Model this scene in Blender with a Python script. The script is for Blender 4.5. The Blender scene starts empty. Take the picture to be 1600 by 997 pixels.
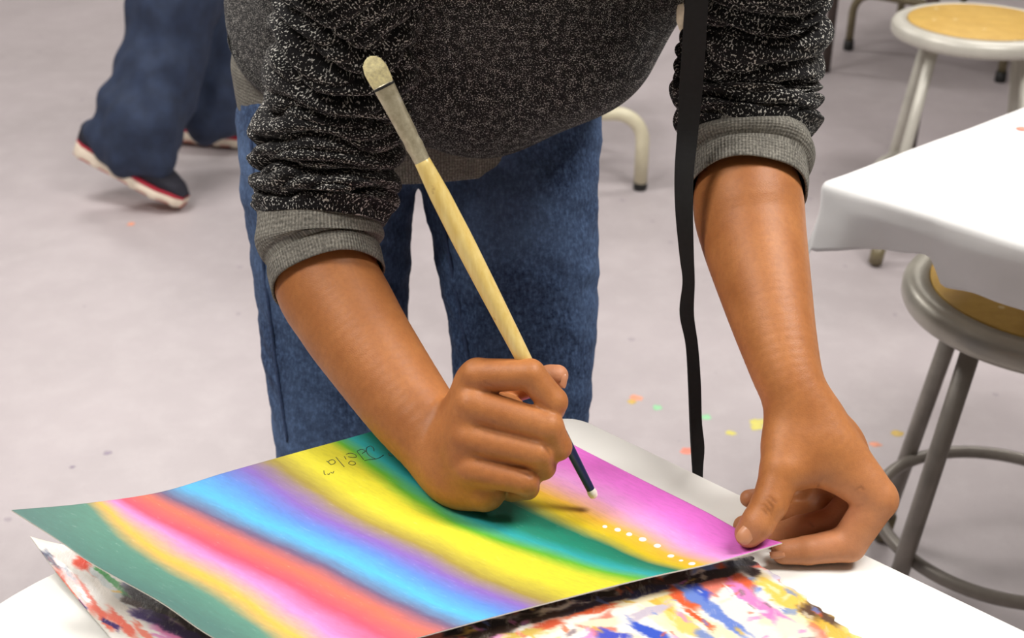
import bpy, bmesh, math, random
import numpy as np
from mathutils import Vector, Matrix
random.seed(5); RNG = np.random.default_rng(7)
S = bpy.context.scene
COL = S.collection

# ------------------------------------------------------------------ camera
FPX, PITCH, HC = 1950.0, math.radians(28.0), 1.20
cam = bpy.data.cameras.new('camera'); camo = bpy.data.objects.new('camera', cam); COL.objects.link(camo)
camo.location = (0, 0, HC); camo.rotation_euler = (math.pi/2 - PITCH, 0, 0)
cam.sensor_fit = 'HORIZONTAL'; cam.sensor_width = 36.0; cam.lens = FPX/1600*36.0
cam.clip_start = 0.05; cam.clip_end = 60
cam.dof.use_dof = True; cam.dof.focus_distance = 0.90; cam.dof.aperture_fstop = 10.0
S.camera = camo

# ------------------------------------------------------------------ world, lamps, exposure
w = bpy.data.worlds.new('room_air'); S.world = w; w.use_nodes = True
w.node_tree.nodes['Background'].inputs[0].default_value = (1, 0.97, 0.95, 1)
w.node_tree.nodes['Background'].inputs[1].default_value = 0.30
S.view_settings.view_transform = 'Standard'; S.view_settings.look = 'None'
S.view_settings.exposure = -0.45; S.view_settings.gamma = 1.0
S.view_settings.use_curve_mapping = False
S.cycles.max_bounces = 7; S.cycles.diffuse_bounces = 3; S.cycles.glossy_bounces = 3; S.cycles.transmission_bounces = 3
CEIL = 2.9
LAMPS = [(-1.35, 2.3), (1.25, 0.75), (-1.3, 0.55), (1.7, 3.5), (-1.5, 5.0), (1.6, 5.2)]
LAMP_W = [60, 84, 56, 38, 58, 10]
for (lx, ly), lw in zip(LAMPS, LAMP_W):
    ld = bpy.data.lights.new('ceiling_lamp_light', 'AREA'); ld.shape = 'RECTANGLE'
    ld.size = 1.15; ld.size_y = 0.55; ld.energy = lw; ld.color = (1.0, 0.965, 0.93)
    lo = bpy.data.objects.new('ceiling_lamp_light', ld); COL.objects.link(lo)
    lo.location = (lx, ly, CEIL-0.075)

# ------------------------------------------------------------------ camera-frame measuring (photo pixels -> points in the room)
_cp, _sp = math.cos(PITCH), math.sin(PITCH)
CF = np.array([0, _cp, -_sp]); CU = np.array([0, _sp, _cp]); CR = np.array([1.0, 0, 0]); CC = np.array([0, 0, HC])
def ray(x, y): return CF + CR*((x-800)/FPX) + CU*((498.5-y)/FPX)
def D(x, y, t): return CC + ray(x, y)*t
def OZ(x, y, z):
    d = ray(x, y); return CC + d*((z-HC)/d[2])
def PX(P):
    P = np.asarray(P, float) - CC
    t = P@CF
    return np.stack([800 + FPX*(P@CR)/t, 498.5 - FPX*(P@CU)/t, t], -1)

# ------------------------------------------------------------------ materials
def lin(c):
    return tuple((v/12.92 if v <= 0.04045 else ((v+0.055)/1.055)**2.4) for v in [x/255 for x in c])
class NT:
    def __init__(s, name):
        s.m = bpy.data.materials.new(name); s.m.use_nodes = True
        s.t = s.m.node_tree; s.b = s.t.nodes['Principled BSDF']; s.out = s.t.nodes['Material Output']
    def n(s, typ, **kw):
        nd = s.t.nodes.new(typ)
        for k, v in kw.items():
            if k.startswith('i_'):
                key = k[2:]; key = int(key) if key.isdigit() else key.replace('_', ' ')
                nd.inputs[key].default_value = v
            else: setattr(nd, k, v)
        return nd
    def l(s, a, b): s.t.links.new(a, b)
    def coord(s, kind='Object', scale=None):
        tc = s.n('ShaderNodeTexCoord'); o = tc.outputs[kind]
        if scale:
            mp = s.n('ShaderNodeMapping'); mp.inputs['Scale'].default_value = scale
            s.l(o, mp.inputs['Vector']); o = mp.outputs[0]
        return o
    def noise(s, vec, scale, detail=4, rough=0.55, dist=0.0):
        nd = s.n('ShaderNodeTexNoise', i_Scale=scale, i_Detail=detail, i_Roughness=rough, i_Distortion=dist)
        if vec is not None: s.l(vec, nd.inputs['Vector'])
        return nd.outputs['Fac']
    def ramp(s, fac, stops, interp='LINEAR'):
        r = s.n('ShaderNodeValToRGB'); cr = r.color_ramp; cr.interpolation = interp
        while len(cr.elements) < len(stops): cr.elements.new(0.5)
        for e, (p, c) in zip(cr.elements, stops):
            e.position = p; e.color = (*c, 1) if len(c) == 3 else c
        s.l(fac, r.inputs[0]); return r.outputs[0]
    def mix(s, fac, a, b, typ='MIX'):
        m = s.n('ShaderNodeMix', data_type='RGBA', blend_type=typ)
        if isinstance(fac, (int, float)): m.inputs[0].default_value = fac
        else: s.l(fac, m.inputs[0])
        for k, v in ((6, a), (7, b)):
            if isinstance(v, tuple): m.inputs[k].default_value = (*v, 1) if len(v) == 3 else v
            else: s.l(v, m.inputs[k])
        return m.outputs[2]
    def math(s, op, a, b=None, clamp=False):
        m = s.n('ShaderNodeMath', operation=op, use_clamp=clamp)
        for k, v in ((0, a), (1, b)):
            if v is None: continue
            if isinstance(v, (int, float)): m.inputs[k].default_value = v
            else: s.l(v, m.inputs[k])
        return m.outputs[0]
    def bump(s, h, strength=0.3, dist=0.001):
        b = s.n('ShaderNodeBump', i_Strength=strength, i_Distance=dist)
        s.l(h, b.inputs['Height']); s.l(b.outputs[0], s.b.inputs['Normal']); return b
    def base(s, c):
        if isinstance(c, tuple): s.b.inputs['Base Color'].default_value = (*c, 1)
        else: s.l(c, s.b.inputs['Base Color'])
    def set(s, **kw):
        for k, v in kw.items(): s.b.inputs[k.replace('_', ' ')].default_value = v

def simple(name, rgb, rough=0.5, metal=0.0, var=0.06, scale=40, bump=0.0):
    t = NT(name); c = lin(rgb)
    f = t.noise(t.coord(), scale, 5)
    lo = tuple(max(0, x*(1-2*var)) for x in c); hi = tuple(min(1, x*(1+2*var)) for x in c)
    t.base(t.ramp(f, [(0.3, lo), (0.7, hi)])); t.set(Roughness=rough, Metallic=metal)
    if bump: t.bump(f, bump, 0.002)
    return t.m

M = {}
def mk_floor():
    t = NT('floor_vinyl'); v = t.coord()
    big = t.noise(v, 1.3, 4, 0.6); mid = t.noise(v, 14, 6, 0.65); fine = t.noise(v, 160, 3, 0.6)
    c = t.ramp(big, [(0.3, lin((170, 162, 163))), (0.7, lin((190, 181, 183)))])
    c = t.mix(t.ramp(mid, [(0.45, (0, 0, 0)), (0.75, (0.35, 0.35, 0.35))]), c, lin((204, 197, 197)))
    c = t.mix(t.ramp(fine, [(0.62, (0, 0, 0)), (0.72, (0.25, 0.25, 0.25))]), c, lin((140, 126, 134)))
    vo = t.n('ShaderNodeTexVoronoi', i_Scale=9.0); t.l(v, vo.inputs['Vector'])
    sp = t.math('LESS_THAN', t.math('ADD', vo.outputs['Distance'], t.math('MULTIPLY', t.noise(v, 60, 3), 0.16)), 0.135)
    c = t.mix(t.math('MULTIPLY', sp, 0.4), c, lin((128, 112, 130)))
    t.base(c); t.set(Roughness=0.42); t.bump(t.noise(v, 30, 5), 0.12, 0.002)
    return t.m
M['floor'] = mk_floor()
M['wall'] = simple('wall_paint', (168, 160, 150), 0.7, var=0.02, scale=6)
M['ceiling'] = simple('ceiling_paint', (206, 204, 198), 0.8, var=0.02, scale=30)
M['baseboard'] = simple('baseboard_rubber', (70, 62, 60), 0.5)
M['table_white'] = simple('white_laminate', (240, 239, 233), 0.38, var=0.015, scale=14)
M['table_edge'] = simple('table_edge_banding', (205, 203, 195), 0.5, var=0.03)
M['paper'] = simple('card_back', (226, 222, 212), 0.75, var=0.03, scale=80)
M['metal_light'] = simple('painted_grey_metal', (176, 172, 160), 0.34, 0.35, var=0.06, scale=18)
M['metal_pale'] = simple('pale_grey_enamel', (196, 193, 182), 0.35, 0.1, var=0.05, scale=18)
M['metal_leg'] = simple('grey_tube_metal', (140, 134, 126), 0.4, 0.25, var=0.08, scale=25)
M['beige_tube'] = simple('beige_enamel_tube', (214, 207, 178), 0.35, 0.0, var=0.03)
M['olive_tube'] = simple('olive_enamel_tube', (120, 110, 84), 0.4, 0.1, var=0.05)
M['dark_tube'] = simple('dark_brown_tube', (74, 62, 56), 0.5, 0.1)
M['rubber'] = simple('black_rubber', (24, 23, 22), 0.6)
M['plastic_seat'] = simple('plum_plastic', (70, 58, 92), 0.45)
def mk_board():
    t = NT('hardboard_seat'); v = t.coord()
    f = t.noise(v, 30, 6, 0.7); g = t.noise(v, 9, 3)
    c = t.ramp(f, [(0.3, lin((186, 146, 62))), (0.7, lin((208, 170, 84)))])
    c = t.mix(t.ramp(g, [(0.55, (0, 0, 0)), (0.75, (0.4, 0.4, 0.4))]), c, lin((170, 140, 60)))
    vo = t.n('ShaderNodeTexVoronoi', i_Scale=22.0); t.l(v, vo.inputs['Vector'])
    c = t.mix(t.math('LESS_THAN', vo.outputs['Distance'], 0.10), c, lin((226, 205, 150)))
    t.base(c); t.set(Roughness=0.5); return t.m
M['board'] = mk_board()
def mk_skin():
    t = NT('brown_skin'); v = t.coord()
    f = t.noise(v, 26, 5, 0.6); g = t.noise(v, 260, 3, 0.6)
    c = t.ramp(f, [(0.3, lin((170, 106, 57))), (0.7, lin((193, 127, 73)))])
    c = t.mix(t.math('MULTIPLY', t.ramp(g, [(0.35, (1, 1, 1)), (0.6, (0, 0, 0))]), 0.22), c, lin((140, 84, 50)))
    at = t.n('ShaderNodeAttribute', attribute_name='pale')
    c = t.mix(t.math('MULTIPLY', at.outputs['Fac'], 0.75), c, lin((222, 160, 128)))
    at2 = t.n('ShaderNodeAttribute', attribute_name='crease')
    c = t.mix(t.math('MULTIPLY', at2.outputs['Fac'], 0.65), c, lin((92, 46, 28)))
    t.base(c); t.set(Roughness=0.50); t.b.inputs['Specular IOR Level'].default_value = 0.4
    t.b.inputs['Subsurface Weight'].default_value = 0.12
    t.b.inputs['Subsurface Radius'].default_value = (0.012, 0.005, 0.003)
    t.b.inputs['Subsurface Scale'].default_value = 0.3
    vo = t.n('ShaderNodeTexVoronoi', i_Scale=900.0); t.l(v, vo.inputs['Vector'])
    t.bump(t.math('ADD', t.math('MULTIPLY', vo.outputs['Distance'], 0.6), g), 0.22, 0.0006)
    return t.m
M['skin'] = mk_skin()
M['nail'] = simple('fingernail', (200, 140, 104), 0.3, var=0.04)
M['hair'] = simple('black_hair', (24, 19, 17), 0.5, var=0.2, scale=200)
def mk_heather(name, dark, light, amount, scale=760):
    t = NT(name); v = t.coord('UV')
    a = t.noise(v, scale, 2, 0.5); b = t.noise(v, scale*0.16, 3, 0.6)
    mask = t.ramp(t.math('ADD', a, t.math('MULTIPLY', t.math('SUBTRACT', b, 0.5), 0.35)), [(amount, (0, 0, 0)), (amount+0.05, (1, 1, 1))])
    c = t.mix(t.math('MULTIPLY', mask, 0.85), lin(dark), lin(light))
    t.base(c); t.set(Roughness=0.95); t.b.inputs['Specular IOR Level'].default_value = 0.15
    t.b.inputs['Sheen Weight'].default_value = 0.08
    t.bump(a, 0.5, 0.001); return t.m
M['hoodie'] = mk_heather('charcoal_heather_knit', (24, 23, 24), (214, 211, 203), 0.580, 640)
M['hoodie_body'] = M['hoodie']
def mk_rib():
    t = NT('grey_rib_knit'); v = t.coord('UV')
    sx = t.n('ShaderNodeSeparateXYZ'); t.l(v, sx.inputs[0])
    rib = t.math('SINE', t.math('MULTIPLY', sx.outputs[0], 2*math.pi/0.0026))
    row = t.math('SINE', t.math('MULTIPLY', sx.outputs[1], 2*math.pi/0.0030))
    h = t.math('ADD', t.math('MULTIPLY', rib, 0.5), t.math('MULTIPLY', row, 0.25))
    n = t.noise(v, 500, 3, 0.6); n2 = t.noise(v, 60, 4, 0.6)
    c = t.ramp(n, [(0.35, lin((116, 113, 105))), (0.65, lin((178, 174, 162)))])
    c = t.mix(t.math('MULTIPLY', t.math('SUBTRACT', 1.0, t.math('ADD', t.math('MULTIPLY', h, 0.6), 0.55), True), 0.55), c, lin((48, 46, 44)))
    c = t.mix(t.ramp(n2, [(0.4, (0.3, 0.3, 0.3)), (0.65, (0, 0, 0))]), c, lin((70, 68, 64)))
    t.base(c); t.set(Roughness=0.95); t.b.inputs['Specular IOR Level'].default_value = 0.15
    t.bump(h, 0.5, 0.0012); return t.m
M['rib'] = mk_rib()
def mk_denim():
    t = NT('blue_denim'); v = t.coord()
    a = t.noise(v, 210, 4, 0.7); b = t.noise(v, 8, 4, 0.55)
    mp = t.coord('Object', (1.0, 1.0, 0.25)); s = t.noise(mp, 420, 2, 0.5)
    c = t.ramp(a, [(0.34, lin((40, 54, 82))), (0.66, lin((88, 112, 150)))])
    c = t.mix(t.ramp(s, [(0.42, (0.5, 0.5, 0.5)), (0.62, (0, 0, 0))]), c, lin((36, 46, 70)))
    c = t.mix(t.ramp(b, [(0.42, (0, 0, 0)), (0.70, (0.45, 0.45, 0.45))]), c, lin((112, 138, 178)))
    t.base(c); t.set(Roughness=0.9); t.b.inputs['Specular IOR Level'].default_value = 0.2
    t.bump(a, 0.3, 0.001); return t.m
M['denim'] = mk_denim()
M['denim_thread'] = simple('denim_seam', (52, 70, 104), 0.9, var=0.15, scale=300)
M['navy_cloth'] = simple('navy_trousers', (40, 52, 76), 0.85, var=0.12, scale=30)
M['grey_shirt'] = simple('grey_shirt', (120, 118, 122), 0.9)
M['strap'] = simple('black_webbing', (13, 13, 14), 0.8, var=0.2, scale=300)
M['beige_cloth'] = simple('beige_cloth', (178, 160, 138), 0.85, var=0.1, scale=120)
M['shoe_upper'] = simple('dark_navy_mesh', (30, 30, 42), 0.8, var=0.15, scale=200)
M['shoe_red'] = simple('red_trim', (178, 34, 56), 0.6)
M['shoe_sole'] = simple('cream_foam_sole', (236, 222, 202), 0.6, var=0.03)
M['sole_red'] = simple('coral_outsole', (214, 120, 100), 0.6)
M['shoe_grey'] = simple('pink_grey_logo_patch', (190, 150, 150), 0.6)
def mk_wood():
    t = NT('varnished_brush_wood'); v = t.coord('Object', (1, 1, 0.06))
    f = t.noise(v, 260, 4, 0.6)
    c = t.ramp(f, [(0.3, lin((232, 200, 112))), (0.7, lin((246, 222, 146)))])
    g = t.noise(t.coord(), 90, 3, 0.6)
    c = t.mix(t.ramp(g, [(0.66, (0, 0, 0)), (0.74, (0.45, 0.45, 0.45))]), c, lin((170, 118, 50)))
    t.base(c); t.set(Roughness=0.3); return t.m
M['wood'] = mk_wood()
M['navy_lacquer'] = simple('navy_lacquer', (34, 44, 84), 0.3, var=0.05)
M['white_paint'] = simple('white_wet_paint', (246, 243, 232), 0.3, var=0.02)
M['bristle'] = simple('cream_bristle', (236, 222, 168), 0.7, var=0.12, scale=500)
def mk_ferrule():
    t = NT('paint_stained_ferrule'); v = t.coord()
    f = t.noise(v, 150, 5, 0.65)
    t.base(t.ramp(f, [(0.35, lin((176, 166, 138))), (0.6, lin((206, 198, 170))), (0.8, lin((226, 222, 212)))]))
    t.set(Roughness=0.38, Metallic=0.45); t.bump(f, 0.2, 0.001); return t.m
M['ferrule'] = mk_ferrule()
M['ink'] = simple('pencil_line', (62, 70, 52), 0.7)
def mk_white_paper():
    t = NT('white_table_paper'); v = t.coord()
    f = t.noise(v, 18, 4)
    t.base(t.ramp(f, [(0.3, lin((240, 240, 238))), (0.7, lin((248, 248, 246)))])); t.set(Roughness=0.5)
    t.bump(f, 0.15, 0.004)
    tr = t.n('ShaderNodeBsdfTranslucent'); tr.inputs[0].default_value = (*lin((240, 238, 236)), 1)
    mx = t.n('ShaderNodeMixShader'); mx.inputs[0].default_value = 0.12
    t.l(t.b.outputs[0], mx.inputs[1]); t.l(tr.outputs[0], mx.inputs[2]); t.l(mx.outputs[0], t.out.inputs[0])
    return t.m
M['white_paper'] = mk_white_paper()
def mk_lamp():
    t = NT('lamp_diffuser'); t.base((0.9, 0.9, 0.88)); t.b.inputs['Emission Color'].default_value = (1, 0.97, 0.94, 1)
    t.b.inputs['Emission Strength'].default_value = 3.0; t.m.cycles.emission_sampling = 'NONE'; return t.m
M['diffuser'] = mk_lamp()
SPLAT = {k: simple('floor_paint_'+k, c, 0.5, var=0.05) for k, c in dict(yellow=(214, 205, 110), green=(150, 205, 160), orange=(235, 160, 130), purple=(150, 138, 154), gold=(205, 175, 95), coral=(236, 140, 120)).items()}

# ------------------------------------------------------------------ object helpers
def link(o, parent=None):
    COL.objects.link(o)
    if parent is not None:
        o.parent = parent
        if parent.type == 'EMPTY': o.matrix_parent_inverse = Matrix.Translation(-Vector(parent.location))
    return o
def tag(o, label, cat, group=None):
    o['label'] = label; o['category'] = cat
    if group: o['group'] = group
    return o
def empty(name, loc, label, cat, group=None):
    e = bpy.data.objects.new(name, None); e.location = Vector(loc); e.empty_display_size = 0.05
    COL.objects.link(e); tag(e, label, cat, group); return e
def mesh_obj(name, verts, faces, mat, parent=None, smooth=True, uv=None, mats=None, midx=None):
    me = bpy.data.meshes.new(name)
    me.from_pydata([tuple(map(float, v)) for v in verts] if not isinstance(verts, np.ndarray) else verts.tolist(), [], faces if isinstance(faces, list) else faces.tolist())
    if uv is not None:
        lay = me.uv_layers.new(name='UVMap')
        li = np.zeros(len(me.loops), np.int32); me.loops.foreach_get('vertex_index', li)
        lay.data.foreach_set('uv', np.asarray(uv, np.float32)[li].ravel())
    for m in (mats or [mat]): me.materials.append(m)
    if midx is not None: me.polygons.foreach_set('material_index', np.asarray(midx, np.int32))
    if smooth: me.polygons.foreach_set('use_smooth', np.ones(len(me.polygons), bool))
    me.update()
    return link(bpy.data.objects.new(name, me), parent)
def attr(o, name, vals):
    a = o.data.attributes.new(name, 'FLOAT', 'POINT'); a.data.foreach_set('value', np.asarray(vals, np.float32))
def bm_obj(name, bm, mat, parent=None, smooth=False):
    me = bpy.data.meshes.new(name); bm.normal_update(); bm.to_mesh(me); bm.free()
    me.materials.append(mat)
    if smooth: me.polygons.foreach_set('use_smooth', np.ones(len(me.polygons), bool))
    return link(bpy.data.objects.new(name, me), parent)
def box(name, c, s, mat, parent=None, bevel=0.004, rz=0.0):
    bm = bmesh.new(); bmesh.ops.create_cube(bm, size=1)
    bmesh.ops.scale(bm, vec=s, verts=bm.verts)
    if bevel: bmesh.ops.bevel(bm, geom=list(bm.edges), offset=bevel, segments=2, affect='EDGES')
    if rz: bmesh.ops.rotate(bm, cent=(0, 0, 0), matrix=Matrix.Rotation(rz, 3, 'Z'), verts=bm.verts)
    bmesh.ops.translate(bm, vec=Vector(c), verts=bm.verts)
    return bm_obj(name, bm, mat, parent)
def prism(name, pts, z0, z1, mat, parent=None, bevel=0.0, mat_side=None):
    """vertical prism over a plan polygon"""
    bm = bmesh.new(); f = bm.faces.new([bm.verts.new((p[0], p[1], z0)) for p in pts])
    r = bmesh.ops.extrude_face_region(bm, geom=[f])
    bmesh.ops.translate(bm, vec=(0, 0, z1-z0), verts=[v for v in r['geom'] if isinstance(v, bmesh.types.BMVert)])
    bmesh.ops.recalc_face_normals(bm, faces=bm.faces)
    if bevel:
        bmesh.ops.bevel(bm, geom=[e for e in bm.edges if abs(e.verts[0].co.z-e.verts[1].co.z) < 1e-6], offset=bevel, segments=3, affect='EDGES')
    return bm_obj(name, bm, mat, parent)
def unit(v): v = np.asarray(v, float); return v/max(np.linalg.norm(v), 1e-12)
def catmull(P, n):
    P = np.asarray(P, float); Q = np.vstack([2*P[0]-P[1], P, 2*P[-1]-P[-2]])
    d = np.r_[0, np.cumsum(np.linalg.norm(np.diff(P[:, :3], axis=0), axis=1))]; d /= d[-1]
    out = []
    for s in np.linspace(0, 1, n):
        i = min(np.searchsorted(d, s, side='right')-1, len(P)-2); i = max(i, 0)
        t = (s-d[i])/max(d[i+1]-d[i], 1e-9)
        p0, p1, p2, p3 = Q[i:i+4]
        out.append(0.5*((2*p1)+(-p0+p2)*t+(2*p0-5*p1+4*p2-p3)*t*t+(-p0+3*p1-3*p2+p3)*t**3))
    return np.array(out)
def loft(path, ra, rb, nseg, ref=(1, 0, 0), disp=None, caps=True, uvscale=True):
    """tube through path (N,3) with half axes ra (along ref) and rb; disp(theta, s, k) adds radius. returns verts, faces, uv"""
    N = len(path); T = np.gradient(path, axis=0); T /= np.linalg.norm(T, axis=1)[:, None]
    th = np.linspace(0, 2*np.pi, nseg, endpoint=False)
    L = np.r_[0, np.cumsum(np.linalg.norm(np.diff(path, axis=0), axis=1))]
    V = np.zeros((N, nseg, 3)); UV = np.zeros((N, nseg, 2))
    rm = float(np.mean(ra))
    for i in range(N):
        x = np.asarray(ref, float) - T[i]*np.dot(ref, T[i]); x = unit(x); y = np.cross(T[i], x)
        a = ra[i] if np.ndim(ra) else ra; b = rb[i] if np.ndim(rb) else rb
        dr = disp(th, L[i], i) if disp is not None else 0.0
        V[i] = path[i] + np.outer((a+dr)*np.cos(th), x) + np.outer((b+dr)*np.sin(th), y)
        UV[i, :, 0] = th*rm; UV[i, :, 1] = L[i]
    F = []
    idx = np.arange(N*nseg).reshape(N, nseg)
    a = idx[:-1]; b = np.roll(idx, -1, 1)[:-1]; c = np.roll(idx, -1, 1)[1:]; d = idx[1:]
    F = np.stack([a, b, c, d], -1).reshape(-1, 4).tolist()
    V = V.reshape(-1, 3); UV = UV.reshape(-1, 2)
    if caps:
        F.append(list(map(int, idx[0][::-1]))); F.append(list(map(int, idx[-1])))
    return V, F, UV
def tube(name, pts, r, mat, parent=None, nseg=14, n=None, smooth_path=False, taper=None):
    P = np.asarray(pts, float)
    if smooth_path: P = catmull(P, n or 24)
    ref = (0, 0, 1)
    if abs(unit(P[-1]-P[0])[2]) > 0.8: ref = (1, 0, 0)
    rr = np.full(len(P), r) if taper is None else np.interp(np.linspace(0, 1, len(P)), np.linspace(0, 1, len(taper)), taper)
    V, F, _ = loft(P, rr, rr, nseg, ref)
    o = mesh_obj(name, V, F, mat, parent)
    return o
def lathe(name, prof, mat, parent=None, nseg=48, center=(0, 0, 0)):
    """prof: (r, z) list"""
    V = []; F = []
    th = np.linspace(0, 2*np.pi, nseg, endpoint=False)
    for r, z in prof:
        for t in th: V.append((center[0]+r*math.cos(t), center[1]+r*math.sin(t), center[2]+z))
    for i in range(len(prof)-1):
        for j in range(nseg):
            k = (j+1) % nseg; F.append([i*nseg+j, i*nseg+k, (i+1)*nseg+k, (i+1)*nseg+j])
    F.append([j for j in range(nseg)][::-1]); F.append([(len(prof)-1)*nseg+j for j in range(nseg)])
    return mesh_obj(name, V, F, mat, parent)

_W = RNG.normal(size=(24, 3)); _PH = RNG.uniform(0, 6.28, 24)
def wob(P, scale, seed=0, n=6):
    """smooth pseudo noise in [-1,1]"""
    P = np.asarray(P, float); out = np.zeros(P.shape[:-1])
    for i in range(n):
        j = (i+seed*5) % 24
        out += np.sin(P@(_W[j]*scale*(1+0.35*i)) + _PH[j])/(1+0.5*i)
    return out/2.2

# ------------------------------------------------------------------ smooth-union field -> one continuous mesh
class Field:
    margin = 0.0
    def __init__(s, lo, hi, h):
        s.lo = np.asarray(lo, float); s.h = h
        s.n = np.ceil((np.asarray(hi)-s.lo)/h).astype(int)+1
        s.F = np.full(s.n, 0.05, np.float32)
    def _win(s, lo, hi):
        a = np.clip(np.floor((lo-s.lo)/s.h).astype(int), 0, s.n); b = np.clip(np.ceil((hi-s.lo)/s.h).astype(int)+1, 0, s.n)
        if np.any(b <= a): return None
        ax = [(s.lo[i]+s.h*np.arange(a[i], b[i])).astype(np.float32) for i in range(3)]
        return tuple(slice(a[i], b[i]) for i in range(3)), ax[0][:, None, None], ax[1][None, :, None], ax[2][None, None, :]
    def _put(s, sl, d, k):
        f = s.F[sl]
        if k > 0:
            h = np.maximum(k-np.abs(f-d), 0)/k
            s.F[sl] = np.minimum(f, d)-h*h*(k*0.25)
        else: s.F[sl] = np.minimum(f, d)
    def cone(s, a, b, ra, rb, k=0.004):
        a = np.asarray(a, float); b = np.asarray(b, float); m = max(k, s.margin)+4*s.h
        lo = np.minimum(a-ra, b-rb)-m; hi = np.maximum(a+ra, b+rb)+m
        w_ = s._win(lo, hi)
        if w_ is None: return
        sl, X, Y, Z = w_; ba = (b-a).astype(np.float32); L = float(ba@ba)
        px, py, pz = X-np.float32(a[0]), Y-np.float32(a[1]), Z-np.float32(a[2])
        t = np.clip((px*ba[0]+py*ba[1]+pz*ba[2])/max(L, 1e-12), 0, 1)
        d = np.sqrt((px-t*ba[0])**2+(py-t*ba[1])**2+(pz-t*ba[2])**2)-(ra+(rb-ra)*t)
        s._put(sl, d.astype(np.float32), k)
    def chain(s, pts, k=0.004):
        for (p, r), (q, r2) in zip(pts[:-1], pts[1:]): s.cone(p, q, r, r2, k)
    def ell(s, c, axes, r, k=0.004):
        c = np.asarray(c, float); A = np.array([unit(v) for v in axes]); r = np.asarray(r, float); m = k+4*s.h
        w_ = s._win(c-r.max()-m, c+r.max()+m)
        if w_ is None: return
        sl, X, Y, Z = w_; px, py, pz = X-np.float32(c[0]), Y-np.float32(c[1]), Z-np.float32(c[2])
        q0 = 0; q1 = 0
        for i in range(3):
            e = (px*np.float32(A[i][0])+py*np.float32(A[i][1])+pz*np.float32(A[i][2]))
            q0 = q0+(e/r[i])**2; q1 = q1+(e/r[i]**2)**2
        k0 = np.sqrt(q0); k1 = np.sqrt(q1)+1e-9
        s._put(sl, (k0*(k0-1)/k1).astype(np.float32), k)
    def merge(s, other, k):
        h = np.maximum(k-np.abs(s.F-other.F), 0)/k
        s.F = np.minimum(s.F, other.F)-h*h*(k*0.25)
    def mesh(s, smooth=2):
        F = s.F; I = F < 0; nx, ny, nz = F.shape
        cnt = np.zeros((nx-1, ny-1, nz-1), np.int8)
        C8 = [(i, j, k) for i in (0, 1) for j in (0, 1) for k in (0, 1)]
        for i, j, k in C8: cnt += I[i:nx-1+i, j:ny-1+j, k:nz-1+k]
        act = np.argwhere((cnt > 0) & (cnt < 8))
        vals = {c: F[act[:, 0]+c[0], act[:, 1]+c[1], act[:, 2]+c[2]] for c in C8}
        acc = np.zeros((len(act), 3)); num = np.zeros(len(act))
        for c in C8:
            for ax in range(3):
                if c[ax] == 0:
                    d = list(c); d[ax] = 1; d = tuple(d)
                    a, b = vals[c], vals[d]; msk = (a < 0) != (b < 0)
                    t = np.where(msk, a/np.where(msk, a-b, 1), 0)
                    p = np.tile(np.array(c, float), (len(act), 1)); p[:, ax] = t
                    acc += p*msk[:, None]; num += msk
        V = s.lo+s.h*(act+acc/num[:, None])
        idm = np.full(cnt.shape, -1, np.int32); idm[act[:, 0], act[:, 1], act[:, 2]] = np.arange(len(act))
        faces = []
        for ax in range(3):
            u, v = (ax+1) % 3, (ax+2) % 3
            s0 = [slice(1, -1)]*3; s0[ax] = slice(0, -1); s1 = [slice(1, -1)]*3; s1[ax] = slice(1, None)
            A, B = I[tuple(s0)], I[tuple(s1)]
            e = np.argwhere(A != B); off = np.array([1, 1, 1]); off[ax] = 0; g = e+off
            du = np.zeros(3, int); du[u] = 1; dv = np.zeros(3, int); dv[v] = 1
            q = [g-du-dv, g-dv, g, g-du]
            Q = np.stack([idm[x[:, 0], x[:, 1], x[:, 2]] for x in q], -1)
            flip = ~A[e[:, 0], e[:, 1], e[:, 2]]
            Q[flip] = Q[flip][:, ::-1]
            faces.append(Q)
        Fq = np.vstack(faces)
        E = np.vstack([Fq[:, [0, 1]], Fq[:, [1, 2]], Fq[:, [2, 3]], Fq[:, [3, 0]]])
        E = np.vstack([E, E[:, ::-1]])
        for _ in range(smooth):
            c = np.bincount(E[:, 0], minlength=len(V))
            W = np.stack([np.bincount(E[:, 0], weights=V[E[:, 1], i], minlength=len(V)) for i in range(3)], -1)/np.maximum(c, 1)[:, None]
            V = V+0.5*(W-V)
        return V, Fq
def vnormals(V, F):
    n = np.cross(V[F[:, 2]]-V[F[:, 0]], V[F[:, 3]]-V[F[:, 1]])
    N = np.zeros_like(V)
    for i in range(4):
        for j in range(3): N[:, j] += np.bincount(F[:, i], weights=n[:, j], minlength=len(V))
    return N/np.maximum(np.linalg.norm(N, axis=1), 1e-12)[:, None]

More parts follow.
